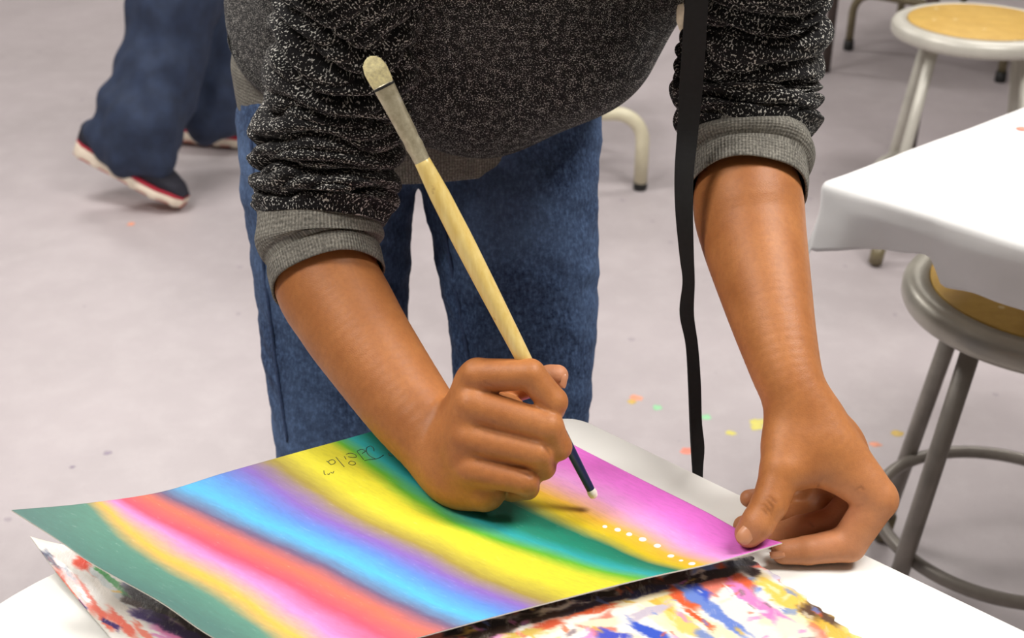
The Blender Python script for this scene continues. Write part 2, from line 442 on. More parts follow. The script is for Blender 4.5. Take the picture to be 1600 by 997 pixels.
# ================================================================== THE ROOM
def struct(o, label=None):
    o['kind'] = 'structure'
    if label: o['label'] = label
    return o
fl = struct(box('floor', (0, 2.5, -0.05), (10.4, 11.4, 0.1), M['floor'], bevel=0), 'scuffed mauve grey vinyl classroom floor')
struct(box('ceiling', (0, 2.5, CEIL+0.05), (10.4, 11.4, 0.1), M['ceiling'], bevel=0), 'off-white classroom ceiling')
for nm, c, s in (('wall_back', (0, 8.1, CEIL/2), (10.2, 0.1, CEIL)), ('wall_front', (0, -3.1, CEIL/2), (10.2, 0.1, CEIL)), ('wall_left', (-5.1, 2.5, CEIL/2), (0.1, 11.3, CEIL)), ('wall_right', (5.1, 2.5, CEIL/2), (0.1, 11.3, CEIL))):
    struct(box(nm, c, s, M['wall'], bevel=0), 'dull beige painted classroom wall')
for nm, c, s in (('baseboard_back', (0, 8.04, 0.05), (10.1, 0.02, 0.1)), ('baseboard_left', (-5.04, 2.5, 0.05), (0.02, 11.1, 0.1)), ('baseboard_right', (5.04, 2.5, 0.05), (0.02, 11.1, 0.1))):
    struct(box(nm, c, s, M['baseboard'], bevel=0), 'dark rubber baseboard strip')
for i, (lx, ly) in enumerate(LAMPS):
    e = empty('ceiling_lamp', (lx, ly, CEIL), ['white fluorescent ceiling lamp on the left beyond the work table', 'white fluorescent ceiling lamp to the right of the work table', 'white fluorescent ceiling lamp to the left of the work table', 'white fluorescent ceiling lamp above the far stool', 'white fluorescent ceiling lamp at the back behind the walking person', 'white fluorescent ceiling lamp at the back beyond the olive-legged chair'][i], 'lamp', 'fluorescent ceiling lamps')
    box('housing', (lx, ly, CEIL-0.03), (1.26, 0.66, 0.06), M['ceiling'], e)
    box('diffuser', (lx, ly, CEIL-0.062), (1.18, 0.58, 0.012), M['diffuser'], e, bevel=0)
# dried paint splats on the floor
splats = [(995, 622, 9, 'orange'), (987, 628, 7, 'gold'), (1027, 637, 8, 'green'), (1103, 652, 8, 'green'), (1184, 660, 10, 'yellow'), (1181, 668, 8, 'yellow'), (1142, 677, 7, 'yellow'), (1074, 705, 10, 'coral'), (1402, 678, 9, 'gold'), (1368, 695, 7, 'orange'), (1416, 870, 7, 'gold'), (205, 350, 7, 'orange'), (113, 730, 4, 'purple'), (168, 708, 5, 'purple'), (605, 490, 4, 'purple')]
def splat(px, py, rpx, key, k):
    c = OZ(px, py, 0.0); t = PX(c)[2]; r = rpx/FPX*t; n = 14
    a = np.linspace(0, 2*np.pi, n, endpoint=False); rng = np.random.default_rng(k)
    rr = r*(0.75+0.5*rng.random(n)); sx = 0.8+0.5*rng.random()
    V = [(0, 0, 0.0022)]+[(sx*x*0.55*math.cos(q), x*0.55*math.sin(q), 0.0018) for x, q in zip(rr, a)]+[(sx*x*math.cos(q), x*math.sin(q), 0.0003) for x, q in zip(rr, a)]
    F = [[0, 1+j, 1+(j+1) % n] for j in range(n)]+[[1+j, 1+n+j, 1+n+(j+1) % n, 1+(j+1) % n] for j in range(n)]
    V = [(v[0]+c[0], v[1]+c[1], v[2]) for v in V]
    mesh_obj('paint_splat', V, F, SPLAT[key], fl)
for k, q in enumerate(splats): splat(*q, k)

# ================================================================== THE WHITE WORK TABLE
ZT = 0.650
def round_poly(P, R, n=8):
    out = []; m = len(P)
    for i in range(m):
        p0, p1, p2 = np.array(P[i-1]), np.array(P[i]), np.array(P[(i+1) % m]); r = R[i]
        d0, d1 = unit(p0-p1), unit(p2-p1); a, b = p1+d0*r, p1+d1*r
        for t in np.linspace(0, 1, n): out.append((1-t)**2*a+2*t*(1-t)*p1+t*t*b)
    return out
cF = OZ(893, 643, ZT)[:2]; cR = OZ(1600, 980, ZT)[:2]; cL = OZ(60, 888, ZT)[:2]; cL2 = OZ(-30, 955, ZT)[:2]
dirR = unit(cR-cF); dirL = unit(cL2-cL)
pR = cF+dirR*0.95; pL = cL+dirL*0.42
near = [pR, (pR[0]-0.35, -0.02), (pL[0]+0.25, 0.02), pL]
poly = round_poly([cF, pR, np.array([0.42, 0.02]), np.array([-0.5, 0.02]), pL, cL], [0.025, 0.05, 0.05, 0.05, 0.03, 0.06])
tb = empty('work_table', (0, 0.45, 0), 'white laminate work table under the rainbow painting', 'table')
prism('tabletop', poly, ZT-0.026, ZT, M['table_white'], tb, bevel=0.004)
for lx, ly in ((0.0, 0.62), (-0.36, 0.50), (0.36, 0.12), (-0.40, 0.12)):
    tube('leg', [(lx, ly, ZT-0.024), (lx, ly, 0.03)], 0.016, M['metal_leg'], tb)
    lathe('foot_cap', [(0.019, 0.0), (0.021, 0.01), (0.019, 0.035)], M['rubber'], tb, 18, (lx, ly, 0.0))

# ================================================================== PAINTING (curved sheet of card)
def curve_px(pts, n):
    return catmull(np.array([OZ(x, y, z) for x, y, z in pts]), n)
NU, NV = 260, 190
AB = [(18, 797, .712), (130, 787, .702), (250, 769, .690), (350, 739, .678), (460, 708, .667), (575, 676, .661), (755, 622, .658)]
DC = [(470, 1062, .664), (580, 1018, .665), (690, 986, .667), (820, 951, .669), (1000, 905, .671), (1120, 878, .673), (1222, 848, .680)]
AD = [(18, 797, .712), (90, 843, .706), (150, 884, .699), (250, 940, .686), (335, 997, .676), (470, 1062, .664)]
BC = [(755, 622, .658), (900, 697, .658), (1000, 748, .658), (1100, 798, .661), (1160, 830, .667), (1222, 848, .680)]
cAB, cDC = curve_px(AB, NU), curve_px(DC, NU); cAD, cBC = curve_px(AD, NV), curve_px(BC, NV)
uu = np.linspace(0, 1, NU)[None, :, None]; vv = np.linspace(0, 1, NV)[:, None, None]
G = (1-vv)*cAB[None]+vv*cDC[None]+(1-uu)*cAD[:, None]+uu*cBC[:, None] \
    - ((1-uu)*(1-vv)*cAB[0]+uu*(1-vv)*cAB[-1]+(1-uu)*vv*cDC[0]+uu*vv*cDC[-1])
GPX = PX(G)
def sheet_at(px, py):
    d = (GPX[..., 0]-px)**2+(GPX[..., 1]-py)**2; i = np.unravel_index(np.argmin(d), d.shape); return i
def sheet_pt(px, py, lift=0.0):
    """point on the sheet nearest the given photo pixel (refined in its tangent plane)"""
    i, j = sheet_at(px, py); i0 = min(max(i, 1), NV-2); j0 = min(max(j, 1), NU-2)
    n = unit(np.cross(G[i0, j0+1]-G[i0, j0-1], G[i0+1, j0]-G[i0-1, j0])); n = n if n[2] > 0 else -n
    d = ray(px, py); t = np.dot(G[i, j]-CC, n)/np.dot(d, n)
    return CC+d*t+n*lift, n
cols = [(80, 120, 112), (92, 142, 124), (242, 186, 78), (246, 142, 204), (236, 84, 108), (226, 116, 92), (112, 96, 128), (90, 188, 238), (98, 140, 216), (136, 106, 190), (164, 146, 70), (224, 214, 60), (224, 216, 56), (104, 184, 52), (50, 170, 172), (36, 138, 112), (28, 120, 92), (216, 190, 34), (236, 184, 60), (236, 160, 220), (232, 122, 214), (230, 112, 210)]
far = [(30, 796), (136, 786), (155, 784), (174, 781), (192, 779), (225, 774), (252, 769), (290, 760), (345, 741), (385, 731), (425, 719), (462, 708), (512, 694), (530, 689), (552, 683), (575, 676), (612, 665), (626, 661), (655, 652), (690, 642), (720, 633), (750, 624)]
mid = [(110, 845), (232, 868), (266, 866), (306, 850), (336, 850), (374, 842), (402, 834), (430, 822), (456, 808), (490, 802), (548, 802), (602, 802), (662, 812), (710, 822), (750, 820), (780, 816), (822, 803), (846, 789), (880, 787), (915, 768), (970, 765), (1010, 757)]
nea = [(400, 1040), (430, 1020), (470, 1010), (545, 1015), (622, 1003), (668, 992), (708, 981), (755, 969), (795, 958), (822, 951), (856, 942), (910, 929), (965, 914), (1000, 904), (1022, 897), (1042, 893), (1056, 891), (1074, 888), (1098, 882), (1128, 874), (1165, 866), (1200, 856)]
K = len(cols); vgrid = np.linspace(0, 1, NV); UK = np.zeros((K, NV))
for k in range(K):
    pts = []
    for q in (far[k], mid[k], nea[k]):
        i, j = sheet_at(*q); pts.append((i/(NV-1), j/(NU-1)))
    vs = np.array([p[0] for p in pts]); us = np.array([p[1] for p in pts])
    for a in range(1, 3):
        if vs[a] <= vs[a-1]: vs[a] = vs[a-1]+0.02
    UK[k] = np.interp(vgrid, vs, us)
ker = np.ones(41)/41
for k in range(K):
    UK[k] = np.convolve(np.pad(UK[k], 20, mode='edge'), ker, 'valid')
UK += -0.020*np.sin(2*np.pi*vgrid)[None]*np.clip(1-np.arange(K)/9.0, 0.15, 1)[:, None]
UK = np.maximum.accumulate(UK+np.arange(K)[:, None]*1e-4, axis=0)
BT = np.zeros((NV, NU))
for i in range(NV): BT[i] = np.interp(np.linspace(0, 1, NU), UK[:, i], np.arange(K)/(K-1))
nrm = np.cross(np.gradient(G, axis=1), np.gradient(G, axis=0)); nrm /= np.linalg.norm(nrm, axis=2)[..., None]
if nrm[..., 2].mean() < 0: nrm = -nrm
TH = 0.0009
top = G.reshape(-1, 3); bot = (G-nrm*TH).reshape(-1, 3); n0 = NU*NV
id_ = np.arange(n0).reshape(NV, NU)
ft = np.stack([id_[:-1, :-1], id_[1:, :-1], id_[1:, 1:], id_[:-1, 1:]], -1).reshape(-1, 4)
fb = ft[:, ::-1]+n0
per = np.concatenate([id_[0, :-1], id_[:-1, -1], id_[-1, :0:-1], id_[:0:-1, 0]])
nx_ = np.roll(per, -1); rim = np.stack([per, nx_, nx_+n0, per+n0], -1)
FF = np.vstack([ft, fb, rim])
def mk_rainbow():
    t = NT('rainbow_tempera'); at = t.n('ShaderNodeAttribute', attribute_name='band')
    v = t.coord('UV'); mp = t.n('ShaderNodeMapping'); mp.inputs['Scale'].default_value = (1, 0.16, 1); t.l(v, mp.inputs[0])
    st = t.noise(mp.outputs[0], 46, 5, 0.65); st2 = t.noise(v, 6, 3, 0.5)
    f = t.math('ADD', at.outputs['Fac'], t.math('ADD', t.math('MULTIPLY', t.math('SUBTRACT', st, 0.5), 0.022), t.math('MULTIPLY', t.math('SUBTRACT', st2, 0.5), 0.022)))
    c = t.ramp(f, [(k/(K-1), lin(cols[k])) for k in range(K)])
    fine = t.noise(mp.outputs[0], 160, 3, 0.7)
    c = t.mix(t.ramp(fine, [(0.35, (0.22, 0.22, 0.22)), (0.55, (0, 0, 0))]), c, t.mix(0.5, c, (0.08, 0.07, 0.06)))
    c = t.mix(t.ramp(fine, [(0.62, (0, 0, 0)), (0.8, (0.18, 0.18, 0.18))]), c, (0.9, 0.9, 0.85))
    t.base(c); t.set(Roughness=0.42); t.b.inputs['Specular IOR Level'].default_value = 0.35
    t.bump(fine, 0.15, 0.0005); return t.m
M['rainbow'] = mk_rainbow()
uvs = np.stack(np.meshgrid(np.linspace(0, 1, NU), np.linspace(0, 1, NV)), -1).reshape(-1, 2)
painting = mesh_obj('painting', np.vstack([top, bot]), FF, None, None, True, np.vstack([uvs, uvs]), [M['rainbow'], M['paper']], np.r_[np.zeros(len(ft)), np.ones(len(fb)+len(rim))])
attr(painting, 'band', np.r_[BT.ravel(), BT.ravel()])
tag(painting, 'card painted with blended rainbow stripes lying under the hands', 'painting')
painting.data.polygons.foreach_set('use_smooth', np.r_[np.ones(len(ft)), np.ones(len(fb)), np.zeros(len(rim))].astype(bool))
for (x, y, r) in [(945, 823, 3.6), (965, 828, 4.6), (983, 835, 4.4), (1004, 843, 5.4), (1027, 853, 5.2), (1048, 869, 5.0), (1064, 876, 3.2), (1081, 881, 5.2)]:
    p, n = sheet_pt(x, y); R = r/FPX*PX(p)[2]
    bm = bmesh.new(); bmesh.ops.create_uvsphere(bm, u_segments=16, v_segments=10, radius=1)
    bmesh.ops.scale(bm, vec=(R*1.15, R*1.15, R*0.32), verts=bm.verts)
    rot = Vector((0, 0, 1)).rotation_difference(Vector(n)).to_matrix()
    bmesh.ops.rotate(bm, cent=(0, 0, 0), matrix=rot, verts=bm.verts); bmesh.ops.translate(bm, vec=Vector(p), verts=bm.verts)
    bm_obj('paint_dot', bm, M['white_paint'], painting, True)
strokes = [[(742, 322), (735, 285), (700, 264), (660, 288), (662, 335), (700, 378), (762, 410)], [(636, 428), (690, 416), (760, 409), (805, 394), (850, 364)], [(552, 322), (600, 303), (645, 318), (612, 348)], [(556, 328), (590, 370), (626, 416)], [(432, 356), (480, 344), (530, 358), (546, 386), (510, 392), (455, 384)], [(412, 380), (432, 412)], [(460, 455), (480, 434), (522, 440), (536, 462), (508, 477), (472, 468), (460, 455)], [(320, 390), (362, 440), (412, 497)], [(215, 432), (240, 450), (262, 470), (296, 462), (312, 440), (286, 418), (250, 425), (236, 446), (262, 470)], [(185, 540), (190, 576), (206, 582)], [(224, 576), (240, 582), (250, 566)], [(260, 556), (285, 566), (296, 544)], [(905, 345), (915, 370), (950, 376)]]
sig = None
for st in strokes:
    P = np.array([sheet_pt(480+a/7.12, 660+b/7.12, 0.0001)[0] for a, b in st])
    Q = catmull(P, 5*len(P)) if len(P) > 2 else P
    V, F, _ = loft(Q, np.full(len(Q), 0.00030), np.full(len(Q), 0.00030), 5, (0, 0, 1))
    if sig is None: sig = [[], []]
    o = len(sig[0]); sig[0] += V.tolist(); sig[1] += [[i+o for i in f] for f in F]
sg = mesh_obj('signature', sig[0], sig[1], M['ink'], painting); sg['label'] = 'pencilled name handwritten near the far edge of the painting'; sg['kind'] = 'stuff'

# ================================================================== PAINT-SMEARED SCRAP SHEET UNDER THE PAINTING
nu, nv = 380, 220
P1, P2, P3, P4 = OZ(52, 860, .6535), OZ(1165, 862, .6535), OZ(1395, 1035, .6535), OZ(255, 1090, .6535)
a_ = np.linspace(0, 1, nu)[None, :, None]; b_ = np.linspace(0, 1, nv)[:, None, None]
SG = (1-a_)*(1-b_)*P1+a_*(1-b_)*P2+a_*b_*P3+(1-a_)*b_*P4
ed = np.abs(wob(np.stack([a_[..., 0]*8+0*b_[..., 0], b_[..., 0]*30+0*a_[..., 0], 0*(a_+b_)[..., 0]], -1), 1.2, 2))
SG = SG+np.array([1.0, 0, 0])*(np.clip((a_-0.97)/0.03, 0, 1)*(ed[..., None]-0.5)*0.006)
lift = np.clip(1-np.hypot(a_[..., 0]/0.10, b_[..., 0]/0.5), 0, 1)**1.6*0.012
SG[..., 2] += lift+0.0008*wob(SG, 40, 1)
SP = PX(SG)
colr = np.tile(np.array([238, 232, 222.]), (nv, nu, 1))
_q = np.stack([SP[..., 0], SP[..., 1]*1.6, 0*SP[..., 0]], -1)
JX = 3*wob(_q, 0.07, 1)+1.5*wob(_q, 0.4, 2); JY = 2*wob(_q, 0.08, 3)+1.2*wob(_q, 0.45, 0)
def brush(px, py, ang, ln, wd, c, soft=0.18, seed=0, op=1.0):
    ca, sa = math.cos(math.radians(ang)), math.sin(math.radians(ang))
    x = SP[..., 0]-px+JX; y = SP[..., 1]-py+JY
    l_ = (x*ca+y*sa)/ln; q = (-x*sa+y*ca)/wd
    nn = wob(np.stack([SP[..., 0]/26, SP[..., 1]/14, np.full((nv, nu), seed*1.7)], -1), 1.0, seed % 4)*0.35+wob(np.stack([q*3.0, l_*0.6, np.full((nv, nu), seed*0.9)], -1), 1.6, (seed+1) % 4)*0.28
    m = np.clip((1-np.maximum(np.abs(l_), np.abs(q))+nn*0.55)/soft, 0, 1)*op
    colr[:] = colr*(1-m[..., None])+np.array(c, float)*m[..., None]
CRG = (240, 116, 96); WHT = (246, 242, 236); SLT = (78, 86, 110); BLK = (34, 26, 32); PUR = (62, 36, 112); GRN = (40, 150, 56); CRM = (238, 226, 190); ORG = (226, 96, 56); BLU = (64, 92, 196); LBL = (106, 134, 206); PNK = (226, 134, 196); YEL = (238, 200, 96); GLD = (222, 178, 70)
rs = random.Random(3)
for k in range(70):   # dabs all over the hidden middle and the near strip
    brush(rs.uniform(200, 1350), rs.uniform(870, 1050), rs.choice([30, 35, 200, 150, -15, 10]), rs.uniform(15, 60), rs.uniform(6, 18), rs.choice([CRM, CRM, CRM, ORG, YEL, WHT, PNK, GLD, CRG, LBL]), 0.3, k, 0.85)
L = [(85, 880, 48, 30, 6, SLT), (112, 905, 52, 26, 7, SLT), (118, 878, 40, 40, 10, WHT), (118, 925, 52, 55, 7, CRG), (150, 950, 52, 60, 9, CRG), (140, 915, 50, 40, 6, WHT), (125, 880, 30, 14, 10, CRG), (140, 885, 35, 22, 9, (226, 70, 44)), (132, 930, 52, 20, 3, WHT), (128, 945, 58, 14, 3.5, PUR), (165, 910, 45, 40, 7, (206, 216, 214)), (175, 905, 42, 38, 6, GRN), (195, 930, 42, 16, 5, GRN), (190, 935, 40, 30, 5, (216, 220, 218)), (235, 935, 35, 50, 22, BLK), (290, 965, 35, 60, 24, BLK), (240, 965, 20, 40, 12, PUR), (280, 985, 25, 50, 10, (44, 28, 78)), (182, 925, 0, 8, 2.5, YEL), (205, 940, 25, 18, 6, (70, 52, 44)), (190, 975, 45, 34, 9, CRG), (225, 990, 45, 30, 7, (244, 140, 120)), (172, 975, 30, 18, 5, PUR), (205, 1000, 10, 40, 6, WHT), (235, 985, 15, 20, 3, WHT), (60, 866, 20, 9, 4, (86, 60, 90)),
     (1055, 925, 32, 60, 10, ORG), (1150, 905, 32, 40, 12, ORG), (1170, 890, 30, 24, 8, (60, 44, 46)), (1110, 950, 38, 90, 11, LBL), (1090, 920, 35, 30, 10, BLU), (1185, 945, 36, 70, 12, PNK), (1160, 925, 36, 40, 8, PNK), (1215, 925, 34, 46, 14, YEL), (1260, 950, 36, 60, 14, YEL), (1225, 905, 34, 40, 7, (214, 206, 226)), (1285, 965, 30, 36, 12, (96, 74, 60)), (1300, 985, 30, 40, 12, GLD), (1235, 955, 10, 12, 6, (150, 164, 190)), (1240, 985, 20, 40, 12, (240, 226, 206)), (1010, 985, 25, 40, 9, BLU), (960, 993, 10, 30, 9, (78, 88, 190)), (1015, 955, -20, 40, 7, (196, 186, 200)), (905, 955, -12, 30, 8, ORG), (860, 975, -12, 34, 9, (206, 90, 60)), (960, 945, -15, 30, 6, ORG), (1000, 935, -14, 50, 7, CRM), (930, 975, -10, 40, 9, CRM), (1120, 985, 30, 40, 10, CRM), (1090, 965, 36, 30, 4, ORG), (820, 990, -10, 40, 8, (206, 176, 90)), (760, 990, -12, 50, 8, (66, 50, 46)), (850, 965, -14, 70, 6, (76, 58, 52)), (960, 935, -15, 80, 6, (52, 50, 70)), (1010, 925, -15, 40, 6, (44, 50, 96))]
for k in range(26):  # dark strokes paint the shadow below the painting's near edge into the colour
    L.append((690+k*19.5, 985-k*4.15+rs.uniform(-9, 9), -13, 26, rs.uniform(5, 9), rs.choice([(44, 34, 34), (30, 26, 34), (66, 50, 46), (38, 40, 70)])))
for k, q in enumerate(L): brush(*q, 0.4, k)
for k in range(110):
    brush(rs.uniform(690, 1330), rs.uniform(885, 1000), rs.choice([30, 35, 150, -15, 10, 40]), rs.uniform(4, 16), rs.uniform(1.5, 4), rs.choice([CRM, WHT, ORG, YEL, (120, 100, 110), PNK, CRG, LBL, GLD]), 0.5, k, 0.7)
brush(1156, 936, 44, 42, 1.6, WHT, 0.4, 3)  # thin white streak, a glare line painted into the sheet colour
ids = np.arange(nu*nv).reshape(nv, nu)
fs = np.stack([ids[:-1, :-1], ids[1:, :-1], ids[1:, 1:], ids[:-1, 1:]], -1).reshape(-1, 4)
SB = SG.copy(); SB[..., 2] -= 0.0008
per = np.concatenate([ids[0, :-1], ids[:-1, -1], ids[-1, :0:-1], ids[:0:-1, 0]]); nx_ = np.roll(per, -1)
fr = np.stack([per, nx_, nx_+nu*nv, per+nu*nv], -1)
def mk_scrap():
    t = NT('smeared_acrylic'); at = t.n('ShaderNodeAttribute', attribute_name='smear_and_shading')
    v = t.coord(); f = t.noise(t.coord('Object', (1, 0.4, 1)), 180, 5, 0.7)
    c = t.mix(t.ramp(f, [(0.55, (0, 0, 0)), (0.75, (0.35, 0.35, 0.35))]), at.outputs['Color'], (0.85, 0.8, 0.7))
    t.base(c); t.set(Roughness=0.3); t.b.inputs['Coat Weight'].default_value = 0.35; t.b.inputs['Coat Roughness'].default_value = 0.08
    t.bump(f, 0.4, 0.0015); return t.m
M['scrap'] = mk_scrap()
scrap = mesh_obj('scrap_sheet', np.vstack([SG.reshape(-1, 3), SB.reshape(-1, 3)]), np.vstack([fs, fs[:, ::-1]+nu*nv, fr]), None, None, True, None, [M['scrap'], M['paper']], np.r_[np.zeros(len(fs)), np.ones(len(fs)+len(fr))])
ca = scrap.data.color_attributes.new('smear_and_shading', 'FLOAT_COLOR', 'POINT')
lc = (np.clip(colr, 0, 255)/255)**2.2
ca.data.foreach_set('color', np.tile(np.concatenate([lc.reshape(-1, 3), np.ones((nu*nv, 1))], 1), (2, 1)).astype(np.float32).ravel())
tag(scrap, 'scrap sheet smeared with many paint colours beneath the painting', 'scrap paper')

# ================================================================== PERSON WITH THE BRUSH
hipc = D(655, 240, 1.20)
person = empty('person', (float(hipc[0]), float(hipc[1])+0.03, 0.0), 'person in charcoal hoodie and blue jeans bending over the table, painting with a brush', 'person')
def J(x, y, t, r): return (D(x, y, t), r)
# ---- body: right arm with the fist, left arm with the pinching hand, torso, neck and head in one mesh
def put_chain(A, ch, kin, kout):
    h = A.h; pts = np.array([p for p, r in ch]); rm = max(r for p, r in ch)+kout+4*h
    a = np.clip(np.floor((pts.min(0)-rm-A.lo)/h).astype(int), 0, A.n); b = np.clip(np.ceil((pts.max(0)+rm-A.lo)/h).astype(int)+1, 0, A.n)
    sub = Field(A.lo+a*h, A.lo+a*h, h); sub.n = b-a; sub.F = np.full(sub.n, 0.05, np.float32)
    sub.margin = kout; sub.chain(ch, kin)
    sl = tuple(slice(a[i], b[i]) for i in range(3)); f = A.F[sl]; d = sub.F
    kout = max(kout, 1e-6)
    hh = np.maximum(kout-np.abs(f-d), 0)/kout
    A.F[sl] = np.minimum(f, d)-hh*hh*(kout*0.25)
def hand_mesh(lo, hi, h, palm, fingers, kp, kf):
    A = Field(lo, hi, h); A.margin = 0.022
    for ch, k in palm:
        if len(ch) > 2:
            q = catmull(np.array([np.r_[p, r] for p, r in ch]), 7*(len(ch)-1)+1); put_chain(A, [(v[:3], v[3]) for v in q], 0.0, k)
        else: put_chain(A, ch, 0.002, k)
    for ch in fingers: put_chain(A, ch, 0.0022, kf)
    return A.mesh(4)
Rarm = [J(530, 60, .94, .034), J(508, 235, .990, .036), J(503, 340, .992, .0375), J(509, 430, .984, .0418), J(540, 490, .972, .0405), J(577, 548, .957, .0375), J(648, 648, .930, .0322), J(692, 694, .914, .0278), J(728, 690, .894, .0225)]
R_palm = [(Rarm, 0.022),
          ([J(690, 702, .925, .0140), J(708, 742, .902, .0225), J(757, 766, .884, .0155)], 0.018),
          ([J(712, 684, .915, .0100), J(742, 655, .888, .0185), J(790, 650, .890, .016)], 0.016),
          ([J(735, 700, .890, .020), J(785, 710, .892, .016)], 0.014),
          ([J(742, 590, .872, .0115), J(733, 640, .869, .0120), J(729, 690, .871, .0120), J(735, 736, .875, .0115)], 0.012),
          ([J(706, 664, .916, .009), J(738, 605, .882, .013)], 0.012)]
R_fing = [[J(712, 650, .905, .013), J(746, 587, .868, .0122), J(828, 585, .857, .0106), J(864, 628, .861, .0102), J(864, 640, .878, .0088)],
          [J(712, 668, .905, .013), J(738, 633, .866, .0126), J(856, 666, .857, .0108), J(872, 698, .866, .0096), J(850, 712, .886, .0088)],
          [J(710, 690, .905, .013), J(732, 684, .868, .0122), J(841, 708, .860, .0103), J(848, 729, .870, .0092), J(826, 742, .888, .0085)],
          [J(712, 715, .900, .012), J(736, 732, .870, .0116), J(820, 752, .864, .0094), J(824, 762, .874, .0082), J(800, 768, .890, .0078)],
          [J(725, 650, .915, .015), J(775, 612, .912, .0125), J(832, 597, .900, .0105), J(860, 590, .892, .0090), J(871, 587, .888, .0080)]]
def bounds(*lists):
    P = np.array([p for L_ in lists for ch in L_ for p, r in ch]); R = np.array([r for L_ in lists for ch in L_ for p, r in ch])
    return (P-R[:, None]).min(0)-0.008, (P+R[:, None]).max(0)+0.008
lo, hi = bounds([c for c, k in R_palm], R_fing)
V1, F1 = hand_mesh(lo, hi, 0.0012, R_palm, R_fing, 0.012, 0.0024)
Larm = [J(1190, -20, .925, .034), J(1168, 150, .965, .036), J(1168, 265, .954, .0365), J(1169, 318, .943, .0412), J(1176, 365, .933, .0393), J(1194, 445, .905, .0335), J(1216, 535, .878, .0270), J(1238, 605, .862, .0228), J(1272, 655, .857, .0208), J(1312, 706, .852, .0176), J(1366, 772, .847, .0134)]
L_palm = [(Larm, 0.022),
          ([J(1248, 625, .868, .0080), J(1229, 678, .854, .0160), J(1222, 730, .842, .0142)], 0.016),
          ([J(1262, 662, .868, .0080), J(1270, 708, .852, .0145)], 0.022),
          ([J(1236, 738, .844, .0095), J(1285, 738, .850, .0085), J(1345, 762, .848, .0100)], 0.014),
          ([J(1272, 668, .872, .018), J(1300, 690, .885, .020), J(1335, 745, .878, .0155)], 0.014),
          ([J(1272, 668, .878, .018), J(1285, 700, .905, .017)], 0.014),
          ([J(1300, 705, .895, .020), J(1315, 755, .900, .018), J(1290, 785, .905, .013), J(1250, 775, .905, .010)], 0.014)]
L_fing = [[J(1340, 745, .848, .012), J(1372, 780, .846, .0134), J(1325, 850, .852, .0122), J(1262, 860, .853, .0098), J(1224, 863, .853, .0084)],
          [J(1320, 735, .875, .012), J(1345, 770, .872, .0122), J(1303, 816, .874, .0108), J(1250, 827, .873, .0096), J(1208, 838, .870, .0084)],
          [J(1300, 715, .90, .012), J(1318, 745, .898, .0110), J(1272, 802, .897, .0095), J(1205, 812, .892, .0085), J(1162, 822, .885, .0076)],
          [J(1285, 690, .91, .011), J(1298, 718, .915, .0100), J(1240, 768, .915, .0085), J(1195, 778, .908, .0074), J(1170, 779, .902, .0066)],
          [J(1232, 672, .862, .008), J(1220, 738, .841, .0138), J(1203, 786, .834, .0120), J(1184, 818, .831, .0112), J(1170, 834, .8325, .0096)]]
lo, hi = bounds([c for c, k in L_palm], L_fing)
V2, F2 = hand_mesh(lo, hi, 0.0012, L_palm, L_fing, 0.012, 0.0030)
# torso, neck, head (inside the hoodie or above the picture)
shR, shL = np.array([-.115, .88, 1.08]), np.array([.185, .88, 1.08]); neck = np.array([.035, .90, 1.145]); head = np.array([.04, .78, 1.255])
fd = unit((0, -0.75, -0.66)); up = unit(np.cross((1, 0, 0), fd)); up = up if up[2] > 0 else -up
T = Field((-.36, .50, .68), (.34, 1.34, 1.40), 0.006)
T.chain([(hipc+np.array([0.01, .03, .11]), .07), ((hipc+neck)/2+np.array([0, .05, .01]), .072), (neck+np.array([0, .06, -.06]), .065)], 0.04)
T.chain([(shR, .034), (neck+np.array([0, .035, -.035]), .05), (shL, .034)], 0.02)
T.chain([(D(530, 60, .94), .032), (shR, .038)], 0.01); T.chain([(D(1190, -20, .925), .032), (shL, .038)], 0.01)
T.chain([(neck, .05), (head+up*-0.03, .05)], 0.03)
T.ell(head, ((1, 0, 0), up, fd), (.072, .105, .09), 0.02)
T.chain([(head-up*0.06+fd*0.03, .045), (head-up*0.085+fd*0.055, .028)], 0.03)
T.chain([(head+fd*0.082+up*0.01, .008), (head+fd*0.103-up*0.022, .013)], 0.015)
for s in (-1, 1):
    T.ell(head+np.array([s*.074, 0, 0])-fd*0.005, ((1, 0, 0), up, fd), (.010, .030, .018), 0.006)
    T.ell(head+np.array([s*.030, 0, 0])+fd*0.074+up*0.005, ((1, 0, 0), up, fd), (.014, .009, .011), 0.005)
T.chain([(head+fd*0.082-up*0.050+np.array([-.02, 0, 0]), .007), (head+fd*0.086-up*0.050+np.array([.02, 0, 0]), .007)], 0.006)
V3, F3 = T.mesh(3)
BV = np.vstack([V1, V2, V3]); BF = np.vstack([F1, F2+len(V1), F3+len(V1)+len(V2)])
BN = np.vstack([vnormals(V1, F1), vnormals(V2, F2), vnormals(V3, F3)])
pale = np.zeros(len(BV)); crease = np.zeros(len(BV)); disp = np.zeros(len(BV))
def blob(p, r, amt):
    global pale
    d = np.linalg.norm(BV-p, axis=1); pale = np.maximum(pale, amt*np.exp(-(d/r)**2))
for ch in R_fing+L_fing: blob(ch[-1][0], 0.012, 0.45)
blob(R_fing[4][-1][0], 0.014, 0.9); blob(L_fing[0][-1][0], 0.02, 0.5); blob(D(1165, 834, .82), 0.012, 0.5)
for q in [(1300, 815, .868), (1260, 822, .865), (1345, 790, .845), (1320, 800, .850), (1290, 860, .845), (1330, 845, .843)]: blob(D(*q), 0.022, 0.45)
